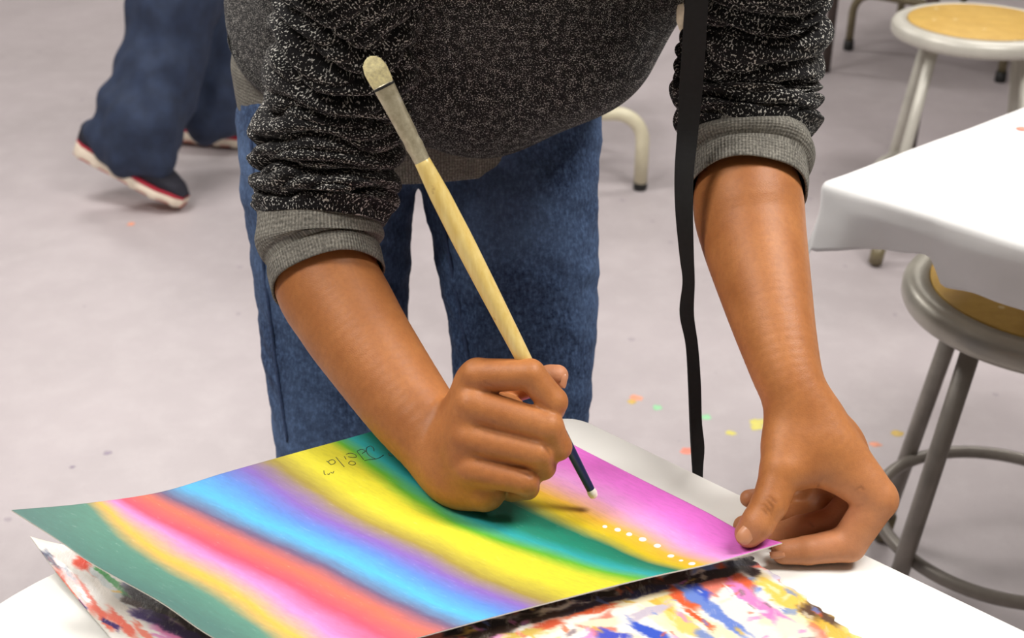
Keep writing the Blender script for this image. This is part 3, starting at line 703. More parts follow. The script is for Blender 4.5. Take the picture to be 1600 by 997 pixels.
def groove(pts, wd, dep):
    global crease, disp
    P = np.array(pts)
    near_ = np.where(np.all((BV > P.min(0)-0.02) & (BV < P.max(0)+0.02), axis=1))[0]
    if not len(near_): return
    X = BV[near_]; best = np.full(len(near_), 9.0)
    for a, b in zip(P[:-1], P[1:]):
        ab = b-a; t = np.clip(((X-a)@ab)/max(ab@ab, 1e-12), 0, 1)
        best = np.minimum(best, np.linalg.norm(X-a-t[:, None]*ab, axis=1))
    g = np.exp(-(best/wd)**2); disp[near_] -= dep*g; crease[near_] = np.maximum(crease[near_], g)
def surf_hit(x, y):
    """depth of the body surface under a photo pixel"""
    q = PX(SUBV); m = (np.abs(q[:, 0]-x) < 6) & (np.abs(q[:, 1]-y) < 6)
    return q[m, 2].min() if m.any() else None
SUBV = np.vstack([V1, V2])
def groove_px(pts, wd, dep):
    P = []
    for x, y in pts:
        t = surf_hit(x, y)
        if t is not None: P.append(D(x, y, t))
    if len(P) > 1: groove(P, wd, dep)
# thumb knuckle wrinkles, web lines, finger folds
z2 = lambda a, b: (1100+a/2.932, 560+b/2.932)
for g in ([(250, 655), (290, 650), (315, 680), (310, 720)], [(240, 670), (280, 672), (300, 700)], [(255, 640), (300, 632), (330, 660)], [(245, 690), (275, 695), (290, 715)], [(430, 650), (500, 600), (560, 540)], [(450, 640), (530, 580)], [(480, 625), (545, 600)], [(590, 640), (640, 700), (600, 800)], [(600, 800), (660, 690), (740, 670)], [(690, 605), (720, 590), (730, 600)], [(480, 740), (500, 770), (495, 800)], [(310, 190), (300, 240), (285, 270)]):
    groove_px([z2(*q) for q in g], 0.0009, 0.0006)
z1 = lambda a, b: (640+a/3.322, 520+b/3.322)
for g in ([(390, 262), (440, 292), (520, 315), (600, 335), (690, 375), (770, 425)], [(425, 465), (520, 505), (620, 540), (690, 575), (740, 640)], [(395, 630), (480, 660), (560, 705), (640, 750)]):
    groove_px([z1(*q) for q in g], 0.0012, 0.0008)
BV = BV+BN*disp[:, None]
body = mesh_obj('body', BV, BF, M['skin'], person); attr(body, 'pale', pale); attr(body, 'crease', crease*0.8)
def nail(px, py, dirp, ln, wd, tilt=(0, 0, 0)):
    t = surf_hit(px, py); c = D(px, py, t); y = unit(D(*dirp, t)-c); n = -unit(ray(px, py))+np.array(tilt); n = unit(n-y*np.dot(n, y)); x = np.cross(y, n)
    V, F = [], []; na, nb = 14, 9
    for i in range(nb):
        for j in range(na):
            a = -1+2*i/(nb-1); b = -1+2*j/(na-1)
            wv = wd*(1-0.28*max(0, b)**3-0.18*max(0, -b)**4)*math.sqrt(max(0, 1-max(0, abs(b)-0.72)**2/0.16))
            V.append(c+x*a*wv+y*b*ln+n*(0.0002-0.0022*a*a-0.0012*max(0, b)**2))
    for i in range(nb-1):
        for j in range(na-1): F.append([i*na+j, i*na+j+1, (i+1)*na+j+1, (i+1)*na+j])
    m_ = len(V); V = V+[v-n*0.0014 for v in V]; F = F+[[i+m_ for i in f[::-1]] for f in F]
    o = mesh_obj('fingernail', V, F, M['nail'], body); return o
nail(1165, 836, (1152, 852), 0.0062, 0.0052, (0.1, 0, 0.2))
nail(1216, 872, (1203, 874), 0.0050, 0.0030, (0, 0, -0.9))
nail(884, 596, (886, 586), 0.0050, 0.0030, (0.9, 0, 0))
# hair (above the picture)
Hh = Field((-.16, .5, 1.0), (.24, .98, 1.48), 0.006)
Hh.ell(head-fd*0.02+up*0.018, ((1, 0, 0), up, fd), (.086, .108, .092), 0.02)
Hh.ell(head-fd*0.105+up*0.03, ((1, 0, 0), up, fd), (.045, .05, .045), 0.03)
HV, HF = Hh.mesh(2); mesh_obj('hair', HV, HF, M['hair'], body)['label'] = 'dark hair tied back'

# ---- hoodie
def fold_profile(ph): return np.abs(np.sin(np.pi*ph))**0.55
def sleeve(pts, name, parent, nfold, amp, seed, start):
    P = np.array([np.r_[D(x, y, t), r] if not isinstance(x, np.ndarray) else np.r_[x, y] for x, y, t, r in pts])
    N = 260; Q = catmull(P, N); L = np.r_[0, np.cumsum(np.linalg.norm(np.diff(Q[:, :3], axis=0), axis=1))]; tot = L[-1]
    rng = np.random.default_rng(seed); ph = rng.uniform(0, 6.28, 12)
    def disp(th, s, i):
        f = s/tot; bunch = 0.62+0.38*np.clip((f-start)/0.25, 0, 1)
        # bunched folds: finer towards the cuff
        warp = 0.28*np.sin(th+ph[0]+2.2*np.sin(f*5+ph[1]))+0.20*np.sin(2*th+ph[2]+f*9)+0.22*np.sin(3*th+ph[3]-f*14)+0.12*np.sin(5*th+ph[7]+f*25)
        q = nfold*(0.85*f+0.15*f**2.2)+warp
        a = amp*bunch*(0.80+0.30*np.sin(th*1.0+ph[4]+f*17))
        b = fold_profile(q)-0.66
        q2 = nfold*1.9*f+0.7*np.sin(th*2+ph[5])+0.5*np.sin(th*3+ph[6]+f*8)
        c = fold_profile(q2)-0.66
        e = np.clip((1-f)/0.03, 0, 1)
        return (a*b+amp*0.30*c)*e
    V, F, UV = loft(Q[:, :3], Q[:, 3], Q[:, 3], 220, (1, 0, 0), disp, True)
    return mesh_obj(name, V, F, M['hoodie'], parent, True, UV)
def cuff(pts, parent, seed):
    P = np.array([np.r_[D(x, y, t), r] for x, y, t, r in pts]); Q = catmull(P, 60)
    rng = np.random.default_rng(seed); ph = rng.uniform(0, 6.28, 6)
    inner = Q[::-1].copy(); inner[:, 3] -= 0.0032
    tip = Q[-1].copy(); T_ = unit(Q[-1, :3]-Q[-4, :3])
    n = len(Q)
    path = np.vstack([Q[:, :3]]); rr = Q[:, 3]
    def disp(th, s, i):
        f = i/(n-1)
        roll = 0.0034*np.exp(-((f-0.38-0.07*np.sin(th+ph[0]))/0.15)**2)-0.0030*np.exp(-((f-0.62-0.06*np.sin(th+ph[0]))/0.07)**2)+0.0012*np.sin(2*th+ph[1]+3*f)+0.0009*np.sin(5*th+ph[2]+2*f)
        return roll
    V, F, UV = loft(path, rr, rr, 200, (1, 0, 0), disp, False)
    # turn the edge inwards
    ns = 200; V = V.reshape(n, ns, 3); UV = UV.reshape(n, ns, 2)
    c = path[-1]; ringL = V[-1]
    extra = [c+(ringL-c)*0.985+T_*0.0016, c+(ringL-c)*0.955+T_*0.0010]+[path[k]+(V[k]-path[k])*0.945 for k in (n-4, n-14, n-30)]
    V = np.vstack([V, np.array(extra)]); UV = np.vstack([UV, np.repeat(UV[-1:], 5, 0)+np.array([0, .001])*np.arange(1, 6)[:, None, None]])
    m_ = len(V); idx = np.arange(m_*ns).reshape(m_, ns)
    F = np.stack([idx[:-1], np.roll(idx, -1, 1)[:-1], np.roll(idx, -1, 1)[1:], idx[1:]], -1).reshape(-1, 4)
    return mesh_obj('cuff', V.reshape(-1, 3), F, M['rib'], parent, True, UV.reshape(-1, 2))
# torso of the hoodie
wb = D(655, 200, 1.225); nb_ = neck+np.array([0, .035, 0])
tors = [(wb+np.array([0, .0, .058]), .166, .112), (wb+np.array([.004, -.008, .075]), .174, .124), (wb+np.array([.016, -.03, .115]), .178, .130), (wb*0.55+nb_*0.45+np.array([0.008, .0, .015]), .178, .118), (wb*0.28+nb_*0.72, .172, .100), (wb*0.08+nb_*0.92, .145, .085), (nb_+np.array([0, -.015, .03]), .080, .070)]
TP = np.array([np.r_[c, a, b] for c, a, b in tors]); TQ = catmull(TP, 200)
ph = np.random.default_rng(11).uniform(0, 6.28, 12)
def tdisp(th, s, i):
    f = i/199
    d = 0.010*np.sin(2*th+ph[0]+9*f)*np.exp(-f*1.2)+0.006*np.sin(3*th+ph[1]-14*f)+0.004*np.sin(5*th+ph[2]+20*f)
    d += 0.010*(fold_profile(f*5.5+0.5*np.sin(th+ph[3])+0.22*np.sin(3*th+ph[4]))-0.66)*(0.5+0.5*np.sin(th+ph[5]))
    return d*np.clip(f/0.10, 0, 1)
V, F, UV = loft(TQ[:, :3], TQ[:, 3], TQ[:, 4], 240, (1, 0, 0), tdisp, True)
hoodie = mesh_obj('hoodie', V, F, M['hoodie_body'], person, True, UV*1.55)
hoodie['label'] = 'charcoal heather hoodie with pushed-up sleeves'
# ribbed waistband round the hips
ax = np.array([0, 0, 1.0])
wpath = np.array([wb+ax*q for q in (-.010, -.006, .025, .050, .068, .080)]); wp = catmull(np.c_[wpath, [.172, .1745, .1765, .177, .177, .174], [.118, .1205, .1225, .123, .123, .120]], 50)
def wdisp(th, s, i): return 0.003*np.sin(3*th+ph[6])+0.0022*np.sin(7*th+ph[7]+i*0.05)
V, F, UV = loft(wp[:, :3], wp[:, 3], wp[:, 4], 240, (1, 0, 0), wdisp, False)
mesh_obj('waistband', V, F, M['rib'], hoodie, True, UV)['label'] = 'grey ribbed waistband'
YK = Field((-.30, .70, .90), (.36, 1.10, 1.32), 0.005)
YK.chain([(shR, .058), (neck+np.array([-.03, .045, -.035]), .078), (neck+np.array([.03, .045, -.035]), .078), (shL, .058)], 0.03)
YK.chain([(neck+np.array([-.055, .075, .015]), .040), (neck+np.array([0, .105, .0]), .048), (neck+np.array([.055, .075, .015]), .040)], 0.03)
YV, YF = YK.mesh(3); YV = YV+vnormals(YV, YF)*(0.004*wob(YV, 45, 2))[:, None]
mesh_obj('hood', YV, YF, M['hoodie'], hoodie, True, np.stack([YV[:, 0], YV[:, 1]*0.7+YV[:, 2]*0.7], -1))['label'] = 'folded hood and shoulders of the hoodie'
def dz(p): q = PX(p); return float(q[0]), float(q[1]), float(q[2])
sR, sL = dz(shR), dz(shL)
sleeve([(*sR, .060), (548, -40, .905, .051), (540, 60, .94, .0525), (524, 150, .970, .0545), (514, 230, .988, .0565), (506, 300, .994, .0545), (503, 345, .992, .0500)], 'sleeve', hoodie, 9.5, 0.0170, 21, 0.10)
cuff([(501, 330, .994, .0480), (500, 360, .992, .0485), (502, 395, .989, .0475), (512, 438, .978, .0455)], hoodie, 4)
sleeve([(*sL, .060), (1190, -40, .915, .050), (1180, 50, .945, .0515), (1169, 120, .966, .0535), (1166, 180, .968, .0535), (1167, 218, .965, .0480)], 'sleeve', hoodie, 10.0, 0.0145, 33, 0.08)
cuff([(1166, 200, .966, .0470), (1167, 230, .962, .0475), (1168, 262, .955, .0465), (1169, 299, .943, .0452)], hoodie, 8)

# ---- jeans
Jf = Field((-.36, .88, .03), (.20, 1.36, .92), 0.0045)
def leg(pts): put_chain(Jf, [(D(x, y, t), r) for (x, y, t, r) in pts], 0.004, 0.006)
leg([(512, 200, 1.215, .088), (513, 290, 1.215, .0835), (518, 400, 1.235, .0775), (524, 540, 1.255, .0725), (538, 690, 1.265, .0690)])
leg([(800, 205, 1.215, .088), (797, 290, 1.215, .0850), (808, 400, 1.225, .0795), (817, 500, 1.235, .0730), (817, 610, 1.245, .0680), (814, 640, 1.25, .0650)])
kR, kL = D(542, 690, 1.265), D(814, 640, 1.25)
aR, aL = np.array([kR[0]-0.005, 1.14, 0.09]), np.array([kL[0]+0.01, 1.10, 0.09])
put_chain(Jf, [(kR, .0640), ((kR+aR)/2+np.array([0, .02, 0]), .060), (aR, .052)], 0.004, 0.01); put_chain(Jf, [(kL, .0650), ((kL+aL)/2+np.array([0, .02, 0]), .060), (aL, .052)], 0.004, 0.01)
Jf.ell(hipc+np.array([0, .03, .05]), ((1, 0, 0), (0, 1, 0), (0, 0, 1)), (.165, .112, .075), 0.02)
JV, JF = Jf.mesh(3); JN = vnormals(JV, JF)
hgt = np.clip((0.80-JV[:, 2])/0.4, 0, 1)
JV = JV+JN*(0.0010*wob(JV, 30, 1)+0.0012*wob(JV*np.array([1, 1, 2.2]), 90, 2))[:, None]
jeans = mesh_obj('jeans', JV, JF, M['denim'], person); jeans['label'] = 'faded blue denim jeans'
JP = PX(JV)
def seam(pts):
    P = []
    for x, y in pts:
        m = (np.abs(JP[:, 0]-x) < 5) & (np.abs(JP[:, 1]-y) < 5)
        if m.any(): P.append(D(x, y, JP[m, 2].min()+0.002))
    if len(P) > 2: tube('side_seam', catmull(np.array(P), 50), 0.0020, M['denim_thread'], jeans, 8)
seam([(392, 215), (397, 260), (404, 330), (413, 420), (424, 510), (436, 600), (450, 690)])
seam([(690, 330), (702, 400), (718, 480), (732, 560), (742, 640)])
for a in (aR, aL):
    sh = Field(a+np.array([-.08, -.26, -.12]), a+np.array([.08, .12, .08]), 0.004)
    sh.chain([(a+np.array([0, .02, -.045]), .040), (a+np.array([0, -.10, -.052]), .036), (a+np.array([0, -.17, -.060]), .028)], 0.03)
    sh.chain([(a+np.array([0, 0.01, 0]), .042), (a+np.array([0, 0.01, -.05]), .040)], 0.02)
    v, f = sh.mesh(2); v[:, 2] = np.maximum(v[:, 2], 0.002); mesh_obj('shoe', v, f, M['shoe_upper'], person)['label'] = 'dark shoe'

# ---- black strap hanging from the neck beside the torso
spx = [(1075, -190, .86, 17), (1090, -60, .885, 17), (1086, 40, .915, 17), (1080, 130, .945, 17), (1075, 200, .960, 15.5), (1069, 270, .965, 14), (1069, 330, .972, 13), (1073, 400, .985, 10.5), (1076, 440, .992, 9), (1073, 490, 1.0, 10.5), (1081, 540, 1.005, 9), (1085, 600, 1.01, 9.5), (1087, 660, 1.015, 9.5), (1090, 700, 1.02, 10.5), (1090, 735, 1.025, 8), (1091, 775, 1.03, 6.5)]
dep = {0: 0}
SPt = catmull(np.array([np.r_[D(x, y, t-0.06), r/FPX*t] for x, y, t, r in spx]), 120)
tw = 0.5*np.sin(np.linspace(0, 9, 120))*np.clip(np.linspace(-0.6, 1, 120), 0, 1)
V = []; F = []
for i, q in enumerate(SPt):
    d = np.array([math.cos(tw[i]), math.sin(tw[i]), 0]); n = np.array([-d[1], d[0], 0]); th = 0.0011
    V += [q[:3]-d*q[3]-n*th, q[:3]+d*q[3]-n*th, q[:3]+d*q[3]+n*th, q[:3]-d*q[3]+n*th]
    if i:
        b = 4*(i-1); c = 4*i
        F += [[b+k, b+(k+1) % 4, c+(k+1) % 4, c+k] for k in range(4)]
F += [[3, 2, 1, 0], [4*119+k for k in range(4)]]
mesh_obj('hanging_strap', V, F, M['strap'], person, False)['label'] = 'long black webbing strap hanging down past the table edge'
# beige cloth end behind the strap
V = []; F = []
for i, (x0, x1, y) in enumerate([(1062, 1112, -30), (1060, 1110, 0), (1057, 1105, 18), (1057, 1096, 34), (1062, 1088, 48), (1069, 1079, 59)]):
    for j in range(7):
        a = j/6; x = x0+(x1-x0)*a; V.append(D(x, y, 1.0+0.010*math.sin(a*3.1+i*0.3)))
for i in range(5):
    for j in range(6): F.append([i*7+j, i*7+j+1, (i+1)*7+j+1, (i+1)*7+j])
m_ = len(V); V = V+[v+np.array([0, .003, 0]) for v in V]; F = F+[[k+m_ for k in f[::-1]] for f in F]
mesh_obj('cloth_end', V, F, M['beige_cloth'], person)['label'] = 'beige cloth end tucked beside the black strap'

# ================================================================== PAINTBRUSH
pt, pb = D(929.5, 778, .893), D(581, 98, .800)
bd = unit(pb-pt); BL = np.linalg.norm(pb-pt)
br = empty('paintbrush', pt, 'long wooden paintbrush held upside down in the fist', 'paintbrush')
side = unit(np.cross(bd, -ray(700, 300)))
def bpart(name, s0, s1, prof, mat, flat=None, n=30, nseg=24, parent=br):
    ss = np.linspace(s0, s1, n); P = pt+np.outer(ss*BL, bd)
    ra = np.interp(ss, [p[0] for p in prof], [p[1] for p in prof]); rb = ra if flat is None else np.interp(ss, [p[0] for p in flat], [p[1] for p in flat])
    V, F, _ = loft(P, ra, rb, nseg, side); return mesh_obj(name, V, F, mat, parent)
bpart('paint', 0.0, 0.022, [(0, .0012), (.004, .0030), (.012, .0036), (.018, .0034), (.022, .0030)], M['white_paint'])
bpart('handle_tip', 0.016, 0.175, [(0.016, .0030), (.175, .0040)], M['navy_lacquer'])
hd = bpart('handle', 0.175, 0.805, [(.175, .0040), (.30, .0052), (.50, .0066), (.62, .0072), (.72, .0068), (.805, .0052)], M['wood'])
fe = bpart('ferrule', 0.79, 0.955, [(.79, .0054), (.815, .0056), (.825, .0061), (.84, .0056), (.85, .0060), (.90, .0064), (.955, .0072)], M['ferrule'], [(.79, .0054), (.85, .0056), (.955, .0038)], 60)
bpart('ferrule_edge', 0.9485, 0.9535, [(.9485, .0072), (.951, .0076), (.9535, .0070)], M['rubber'], [(.9485, .0040), (.9535, .0039)], 6)
bpart('bristles', 0.950, 1.012, [(.95, .0068), (.965, .0076), (.985, .0078), (1.0, .0066), (1.008, .0042), (1.012, .0012)], M['bristle'], [(.95, .0034), (.985, .0040), (1.012, .0010)], 24)

# ================================================================== STOOLS
def stool(cx, cy, hz, label, rot, R=0.18, legmat='metal_leg', rimmat='metal_light', angs=(0, 90, 180, 270)):
    e = empty('stool', (cx, cy, 0), label, 'stool', 'round metal art-room stools')
    c = (cx, cy, 0)
    lathe('seat_pan', [(0.02, hz-0.034), (R-0.012, hz-0.034), (R-0.003, hz-0.030), (R, hz-0.024), (R, hz-0.012), (R-0.004, hz-0.004), (R-0.012, hz), (R-0.030, hz+0.0005), (R-0.031, hz-0.003), (0.02, hz-0.003)], M[rimmat], e, 72, c)
    lathe('seat_board', [(0.004, hz-0.003), (R-0.032, hz-0.003), (R-0.032, hz+0.0012), (R-0.034, hz+0.002), (0.004, hz+0.002)], M['board'], e, 72, c)
    r0, r1 = 0.128, 0.205
    for a in angs:
        q = math.radians(a+rot); u = np.array([math.cos(q), math.sin(q), 0])
        a0 = np.array(c)+u*r0+np.array([0, 0, hz-0.03]); a1 = np.array(c)+u*r1+np.array([0, 0, 0.02])
        tube('leg', [a0, a0*0.5+a1*0.5, a1], 0.0118, M[legmat], e, 16)
        tube('foot_cap', [a1+(a0-a1)*0.06, a1-np.array([0, 0, 0.012])], 0.0155, M['olive_tube'], e, 16)
    zr = 0.17; rr = r1+(r0-r1)*(zr/hz)-0.013
    q = np.linspace(0, 2*np.pi, 65)
    V, F, _ = loft(np.array([(cx+rr*math.cos(a), cy+rr*math.sin(a), zr) for a in q]), np.full(65, .009), np.full(65, .009), 12, (0, 0, 1), None, False)
    mesh_obj('foot_ring', V, F, M[legmat], e)
    return e
s1 = OZ(1652, 452, .52); s2 = OZ(1532, 34, .52)
stool(s1[0], s1[1], .52, 'grey metal stool with tan board seat tucked under the paper-covered table', 28)
stool(s2[0], s2[1], .52, 'pale metal stool with tan board seat standing farther back on open floor', 30, legmat='metal_pale', rimmat='metal_pale')

# ================================================================== PAPER-COVERED TABLE AT THE RIGHT
ZR = 0.69
k0 = OZ(1300, 283, ZR); m0 = OZ(1600, 171, ZR); n0_ = OZ(1600, 374, ZR)
e1 = unit((m0-k0)[:2]); e2 = unit((n0_-k0)[:2])
L1, L2 = 0.75, 1.3
rt = empty('paper_table', (k0[0]+e1[0]*.3+e2[0]*.4, k0[1]+e1[1]*.3+e2[1]*.4, 0), 'side table covered in white paper next to the stool', 'table')
quad = [k0[:2], k0[:2]+e1*L1, k0[:2]+e1*L1+e2*L2, k0[:2]+e2*L2]
prism('tabletop', [q*1.0 for q in round_poly(quad, [0.012]*4, 5)], ZR-0.028, ZR-0.001, M['table_white'], rt)
for f1, f2 in ((.92, .5), (.08, .92), (.92, .92), (.30, .62)):
    p = k0[:2]+e1*L1*f1+e2*L2*f2
    tube('leg', [(p[0], p[1], ZR-0.028), (p[0], p[1], 0.0)], 0.016, M['metal_leg'], rt)
def drape(name, o1, o2, lim1, lim2, mat, zofs, flare, seed, parent, nn=(150, 190)):
    a = np.linspace(-o1, lim1, nn[0]); b = np.linspace(-o2, lim2, nn[1]); A, B = np.meshgrid(a, b, indexing='ij')
    long = np.interp(B, [0, .122, .126, .138, .6, 1.5], [1, .66, .70, 1.04, .92, .7])+0.03*wob(np.stack([B, 0*B, 0*B], -1), 60, 3)
    A = np.where(A < 0, A*np.where(B > 0, long, 1), A)
    oa = np.maximum(-A, 0); ob = np.maximum(-B, 0); d = np.hypot(oa, ob); rr = 0.010
    out = np.where(d < rr*1.57, rr*np.sin(np.clip(d/rr, 0, 1.57)), rr+flare*(d-rr*1.57)); dn = np.where(d < rr*1.57, rr*(1-np.cos(np.clip(d/rr, 0, 1.57))), rr+(d-rr*1.57)*math.sqrt(1-min(flare, .99)**2))
    ux = np.where(d > 1e-9, oa/np.maximum(d, 1e-9), 0); uy = np.where(d > 1e-9, ob/np.maximum(d, 1e-9), 0)
    tuck = np.interp(B, [0.0, .03, .075], [0.0, 0.0, 0.50])*np.clip(d-0.030, 0, 1)*(oa > 0)
    out = out-tuck*(ob <= 0)
    x = np.maximum(A, 0)-ux*out; y = np.maximum(B, 0)-uy*out
    Pn = np.stack([A, B, 0*A], -1)
    wv = wob(Pn, 30, seed)*0.0035*np.clip(d/0.04, 0, 1)
    X = k0[0]+e1[0]*(x-ux*wv)+e2[0]*(y-uy*wv); Y = k0[1]+e1[1]*(x-ux*wv)+e2[1]*(y-uy*wv)
    Z = ZR+zofs-dn+0.0007*wob(Pn, 22, seed+1)*np.clip(1-d/0.02, 0, 1)+0.0007
    V = np.stack([X, Y, Z], -1).reshape(-1, 3); id2 = np.arange(len(V)).reshape(A.shape)
    F = np.stack([id2[:-1, :-1], id2[1:, :-1], id2[1:, 1:], id2[:-1, 1:]], -1).reshape(-1, 4)
    return V, F, A, B
# e1 runs along the far edge, e2 along the near edge; overhang beyond the near edge is -A
V, F, A, B = drape('table_paper', 0.085, 0.080, L1, L2, M['white_paper'], 0.0, 0.10, 1, None, (170, 230))
tp = mesh_obj('table_paper', V, F, M['white_paper']); so = tp.modifiers.new('thickness', 'SOLIDIFY'); so.thickness = 0.0004; so.offset = 1
tag(tp, 'white paper sheet folded over the edges of the side table', 'paper')
p = OZ(1597, 203, ZR)
lathe('paint_blot', [(0.0006, 0.0), (0.0075, 0.0006), (0.006, 0.0016), (0.001, 0.0022)], SPLAT['coral'], tp, 16, (p[0], p[1], ZR+0.0006))

# ================================================================== BACKGROUND FURNITURE
def arch_chair(pA, pB, depth_dir, mat, label, group, seatmat, hz=0.38, ah=0.20, rt_=0.0135):
    pA, pB = np.array([pA[0], pA[1], 0.0]), np.array([pB[0], pB[1], 0.0]); dd = np.array([*depth_dir, 0.0])
    e = empty('school_chair', ((pA+pB)/2+dd*0.18), label, 'chair', group)
    for o in (0.0, 0.36):
        a, b = pA+dd*o, pB+dd*o; u = unit(b-a); z = np.array([0, 0, 1.0]); R_ = 0.07
        arc = [a+z*0.02, a+z*(ah-R_)]+[a+u*R_*(1-math.cos(t))+z*(ah-R_+R_*math.sin(t)) for t in np.linspace(0.2, 1.57, 7)]
        arc2 = [b+z*0.02, b+z*(ah-R_)]+[b-u*R_*(1-math.cos(t))+z*(ah-R_+R_*math.sin(t)) for t in np.linspace(0.2, 1.57, 7)]
        P = np.array(arc+arc2[::-1]); 
        V, F, _ = loft(P, np.full(len(P), rt_), np.full(len(P), rt_), 14, tuple(unit(np.cross(u, z)))); mesh_obj('leg', V, F, mat, e)
        for q in (a, b): lathe('foot_cap', [(0.016, 0), (0.018, 0.008), (0.0165, 0.035)], M['rubber'], e, 16, tuple(q))
        for f in (0.3, 0.7): tube('seat_support', [a+(b-a)*f+z*(ah-0.005), a+(b-a)*f+z*(hz-0.01)], 0.010, mat, e, 12)
    c = (pA+pB)/2+dd*0.18; u = unit(pB-pA); w_ = np.linalg.norm(pB-pA)
    ang = math.atan2(u[1], u[0])
    box('seat', (c[0], c[1], hz), (w_*0.95, 0.40, 0.022), seatmat, e, 0.009, ang)
    bc = c+dd*0.20
    box('backrest', (bc[0], bc[1], hz+0.20), (w_*0.9, 0.02, 0.17), seatmat, e, 0.008, ang)
    for s in (-1, 1):
        q = bc+u*s*w_*0.32; tube('back_post', [q+np.array([0, 0, hz]), q+np.array([0, 0, hz+0.28])], 0.010, mat, e, 12)
cA = OZ(1000, 296, 0); arch_chair((cA[0], cA[1]), (cA[0]-0.40, cA[1]+0.02), (-0.35, 0.94), M['beige_tube'], 'chair with arched beige tube legs behind the bending person', 'school chairs in the background', M['plastic_seat'], rt_=0.0175)
cB = OZ(1325, 78, 0); cB2 = OZ(1562, 128, 0)
arch_chair((cB[0], cB[1]), (cB2[0], cB2[1]), unit((cB[1]-cB2[1], cB2[0]-cB[0])), M['olive_tube'], 'chair with arched olive tube legs beyond the far stool', 'school chairs in the background', M['plastic_seat'])
# far table (top above the picture) with dark legs
fp = OZ(1289, 112, 0); bt = empty('back_table', (fp[0]+0.8, fp[1]-0.4, 0), 'far table standing on dark legs over the olive-legged chair', 'table')
prism('tabletop', round_poly([np.array(q) for q in ((fp[0]-0.06, fp[1]-0.92), (fp[0]+1.7, fp[1]-0.92), (fp[0]+1.7, fp[1]+0.10), (fp[0]-0.06, fp[1]+0.10))], [0.03]*4, 5), 0.715, 0.74, M['table_white'], bt, 0.004)
for x, y in ((0, 0), (1.6, 0), (0.04, -.82), (1.6, -.82)):
    tube('leg', [(fp[0]+x, fp[1]+y, 0.716), (fp[0]+x, fp[1]+y, 0.0)], 0.016, M['dark_tube'], bt)
# ================================================================== WALKING PERSON
toe, heel = OZ(287, 322, 0.012), D(120, 238, 3.06)
wk = empty('person', (float(toe[0])-0.05, float(toe[1]), 0), 'person in navy trousers and sneakers walking past in the background', 'person')
h1 = D(300, -330, 3.10); h2 = h1+np.array([0.13, 0.14, 0])
an1 = D(205, 222, 3.03); kn1 = D(268, 40, 3.02)
WF = Field((-1.35, 2.5, -0.02), (-0.2, 3.6, 1.1), 0.008)
WF.chain([(h1, .12), (kn1+np.array([0.02, 0, .08]), .100), (D(252, 110, 3.02), .090), (D(222, 185, 3.02), .095), (D(205, 222, 3.02), .082)], 0.05)
put_chain(WF, [(D(150, 208, 3.04), .030), (D(170, 212, 3.03), .038), (D(205, 236, 3.03), .050), (D(245, 250, 3.02), .040)], 0.01, 0.04)
an2 = OZ(345, 218, 0.11)+np.array([0.03, 0.02, 0]); kn2 = D(345, 60, 3.2)
WF.chain([(h2, .12), (kn2, .100), (D(338, 120, 3.22), .092), (D(328, 172, 3.22), .082)], 0.05)
WF.ell((h1+h2)/2+np.array([0, 0, .03]), ((1, 0, 0), (0, 1, 0), (0, 0, 1)), (.17, .17, .13), 0.05)
WV, WFc = WF.mesh(3); WN = vnormals(WV, WFc)
WV = WV+WN*(0.010*wob(WV*np.array([1, 1, .45]), 22, 1)+0.005*wob(WV, 45, 3))[:, None]
mesh_obj('trousers', WV, WFc, M['navy_cloth'], wk)['label'] = 'wide navy trousers'
sv = Field((-1.4, 2.3, .85), (-0.1, 3.8, 1.9), 0.012)
ch = (h1+h2)/2
sv.chain([(ch+np.array([0, 0, .05]), .15), (ch+np.array([.03, 0, .32]), .155), (ch+np.array([.05, 0, .46]), .12)], 0.08)
sv.chain([(ch+np.array([.05, -.19, .45]), .055), (ch+np.array([.0, -.24, .20]), .045), (ch+np.array([.10, -.24, .02]), .035)], 0.04)
sv.chain([(ch+np.array([.05, .19, .45]), .055), (ch+np.array([.08, .24, .20]), .045), (ch+np.array([.2, .24, .06]), .035)], 0.04)
v, f = sv.mesh(2); mesh_obj('shirt', v, f, M['grey_shirt'], wk)
hv = Field(ch+np.array([-.15, -.2, .5]), ch+np.array([.3, .2, .95]), 0.008)
hv.chain([(ch+np.array([.05, 0, .52]), .055), (ch+np.array([.06, 0, .62]), .052)], 0.03); hv.ell(ch+np.array([.07, 0, .74]), ((1, 0, 0), (0, 1, 0), (0, 0, 1)), (.10, .075, .125), 0.03)
hv.ell(ch+np.array([.175, 0, .73]), ((1, 0, 0), (0, 1, 0), (0, 0, 1)), (.02, .014, .025), 0.012)
v, f = hv.mesh(2); hr = Field(ch+np.array([-.15, -.2, .6]), ch+np.array([.3, .2, 1.0]), 0.008); hr.ell(ch+np.array([.055, 0, .775]), ((1, 0, 0), (0, 1, 0), (0, 0, 1)), (.105, .084, .115), 0.01); v2, f2 = hr.mesh(2)
hb = mesh_obj('head', v, f, M['skin'], wk); mesh_obj('hair', v2, f2, M['hair'], hb); attr(hb, 'pale', np.zeros(len(v))); attr(hb, 'crease', np.zeros(len(v)))
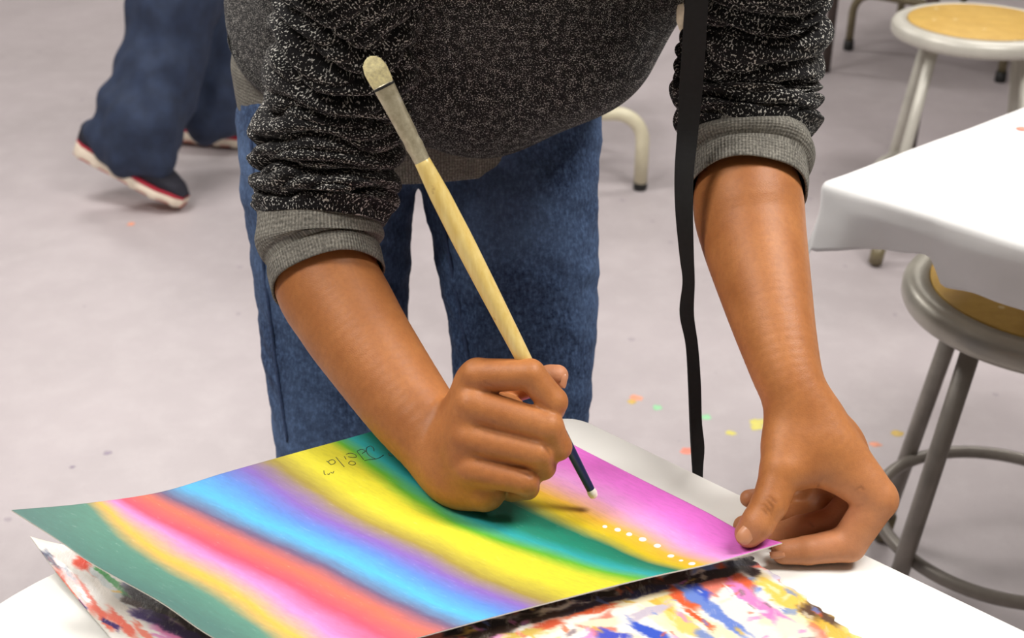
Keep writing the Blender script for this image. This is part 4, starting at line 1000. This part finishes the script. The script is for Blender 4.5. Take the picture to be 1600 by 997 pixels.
def sneaker(toe, heel, upv, parent):
    """toe/heel: points on the underside"""
    X = unit(heel-toe); L_ = np.linalg.norm(heel-toe); Y = unit(np.cross(upv, X)); Z = np.cross(X, Y)
    n, m = 60, 32
    def width(s): return 0.050*np.interp(s, [0, .06, .2, .34, .55, .75, .93, 1], [.35, .66, .95, 1.0, .80, .74, .68, .40])
    def shell(name, z0, z1, mat, wscale, wave=0.0, par=parent, dome=0.0):
        V = []; F = []
        for i in range(n):
            s = i/(n-1); wd = width(s)*wscale; zb = z0(s)+wave*max(0, math.sin(s*L_/0.027*math.pi))**0.6*(-1); zt = z1(s)
            for j in range(m):
                t = 2*math.pi*j/m; cx, cz = math.cos(t), math.sin(t)
                y = wd*np.sign(cx)*abs(cx)**(0.45 if dome == 0 else 0.75); z = (zb+zt)/2+(zt-zb)/2*np.sign(cz)*abs(cz)**(0.45 if dome == 0 else 0.9)
                V.append(toe+X*(s*L_)+Y*y+Z*z)
        for i in range(n-1):
            for j in range(m): F.append([i*m+j, i*m+(j+1) % m, (i+1)*m+(j+1) % m, (i+1)*m+j])
        F.append(list(range(m))[::-1]); F.append([(n-1)*m+j for j in range(m)])
        return mesh_obj(name, V, F, mat, par)
    u_ = shell('sneaker', lambda s: 0.022, lambda s: float(np.interp(s, [0, .08, .25, .45, .6, .8, 1], [.032, .052, .070, .095, .105, .100, .085])), M['shoe_upper'], 0.93, dome=1.0)
    shell('sole', lambda s: 0.004, lambda s: float(np.interp(s, [0, .1, .5, .85, 1], [.022, .026, .030, .036, .040])), M['shoe_sole'], 1.03, 0.007, u_)
    shell('trim', lambda s: float(np.interp(s, [0, .5, 1], [.020, .026, .036])), lambda s: float(np.interp(s, [0, .1, .5, .85, 1], [.029, .033, .035, .040, .043])), M['shoe_red'], 0.985, 0, u_)
    shell('outsole', lambda s: 0.0, lambda s: 0.012, M['sole_red'], 0.9, 0.002, u_)
    c = toe+X*(0.30*L_)-Y*(0.036)+Z*0.055
    ps = [c+X*a+Z*b for a, b in ((-.014, -.010), (.016, -.006), (.010, .012), (-.004, .008))]
    sgn = -1
    ps2 = [q-Y*0.010 for q in ps]
    mesh_obj('patch', ps+ps2, [[0, 1, 2, 3], [7, 6, 5, 4]]+[[k, (k+1) % 4, 4+(k+1) % 4, 4+k] for k in range(4)], M['shoe_grey'], u_, False)
    return u_
sneaker(toe, heel, np.array([0.25, 0.05, 1.0]), wk)
t2 = OZ(412, 226, 0.004); sneaker(t2, t2+np.array([-0.28, 0.03, 0.012]), np.array([0, 0, 1.0]), wk)
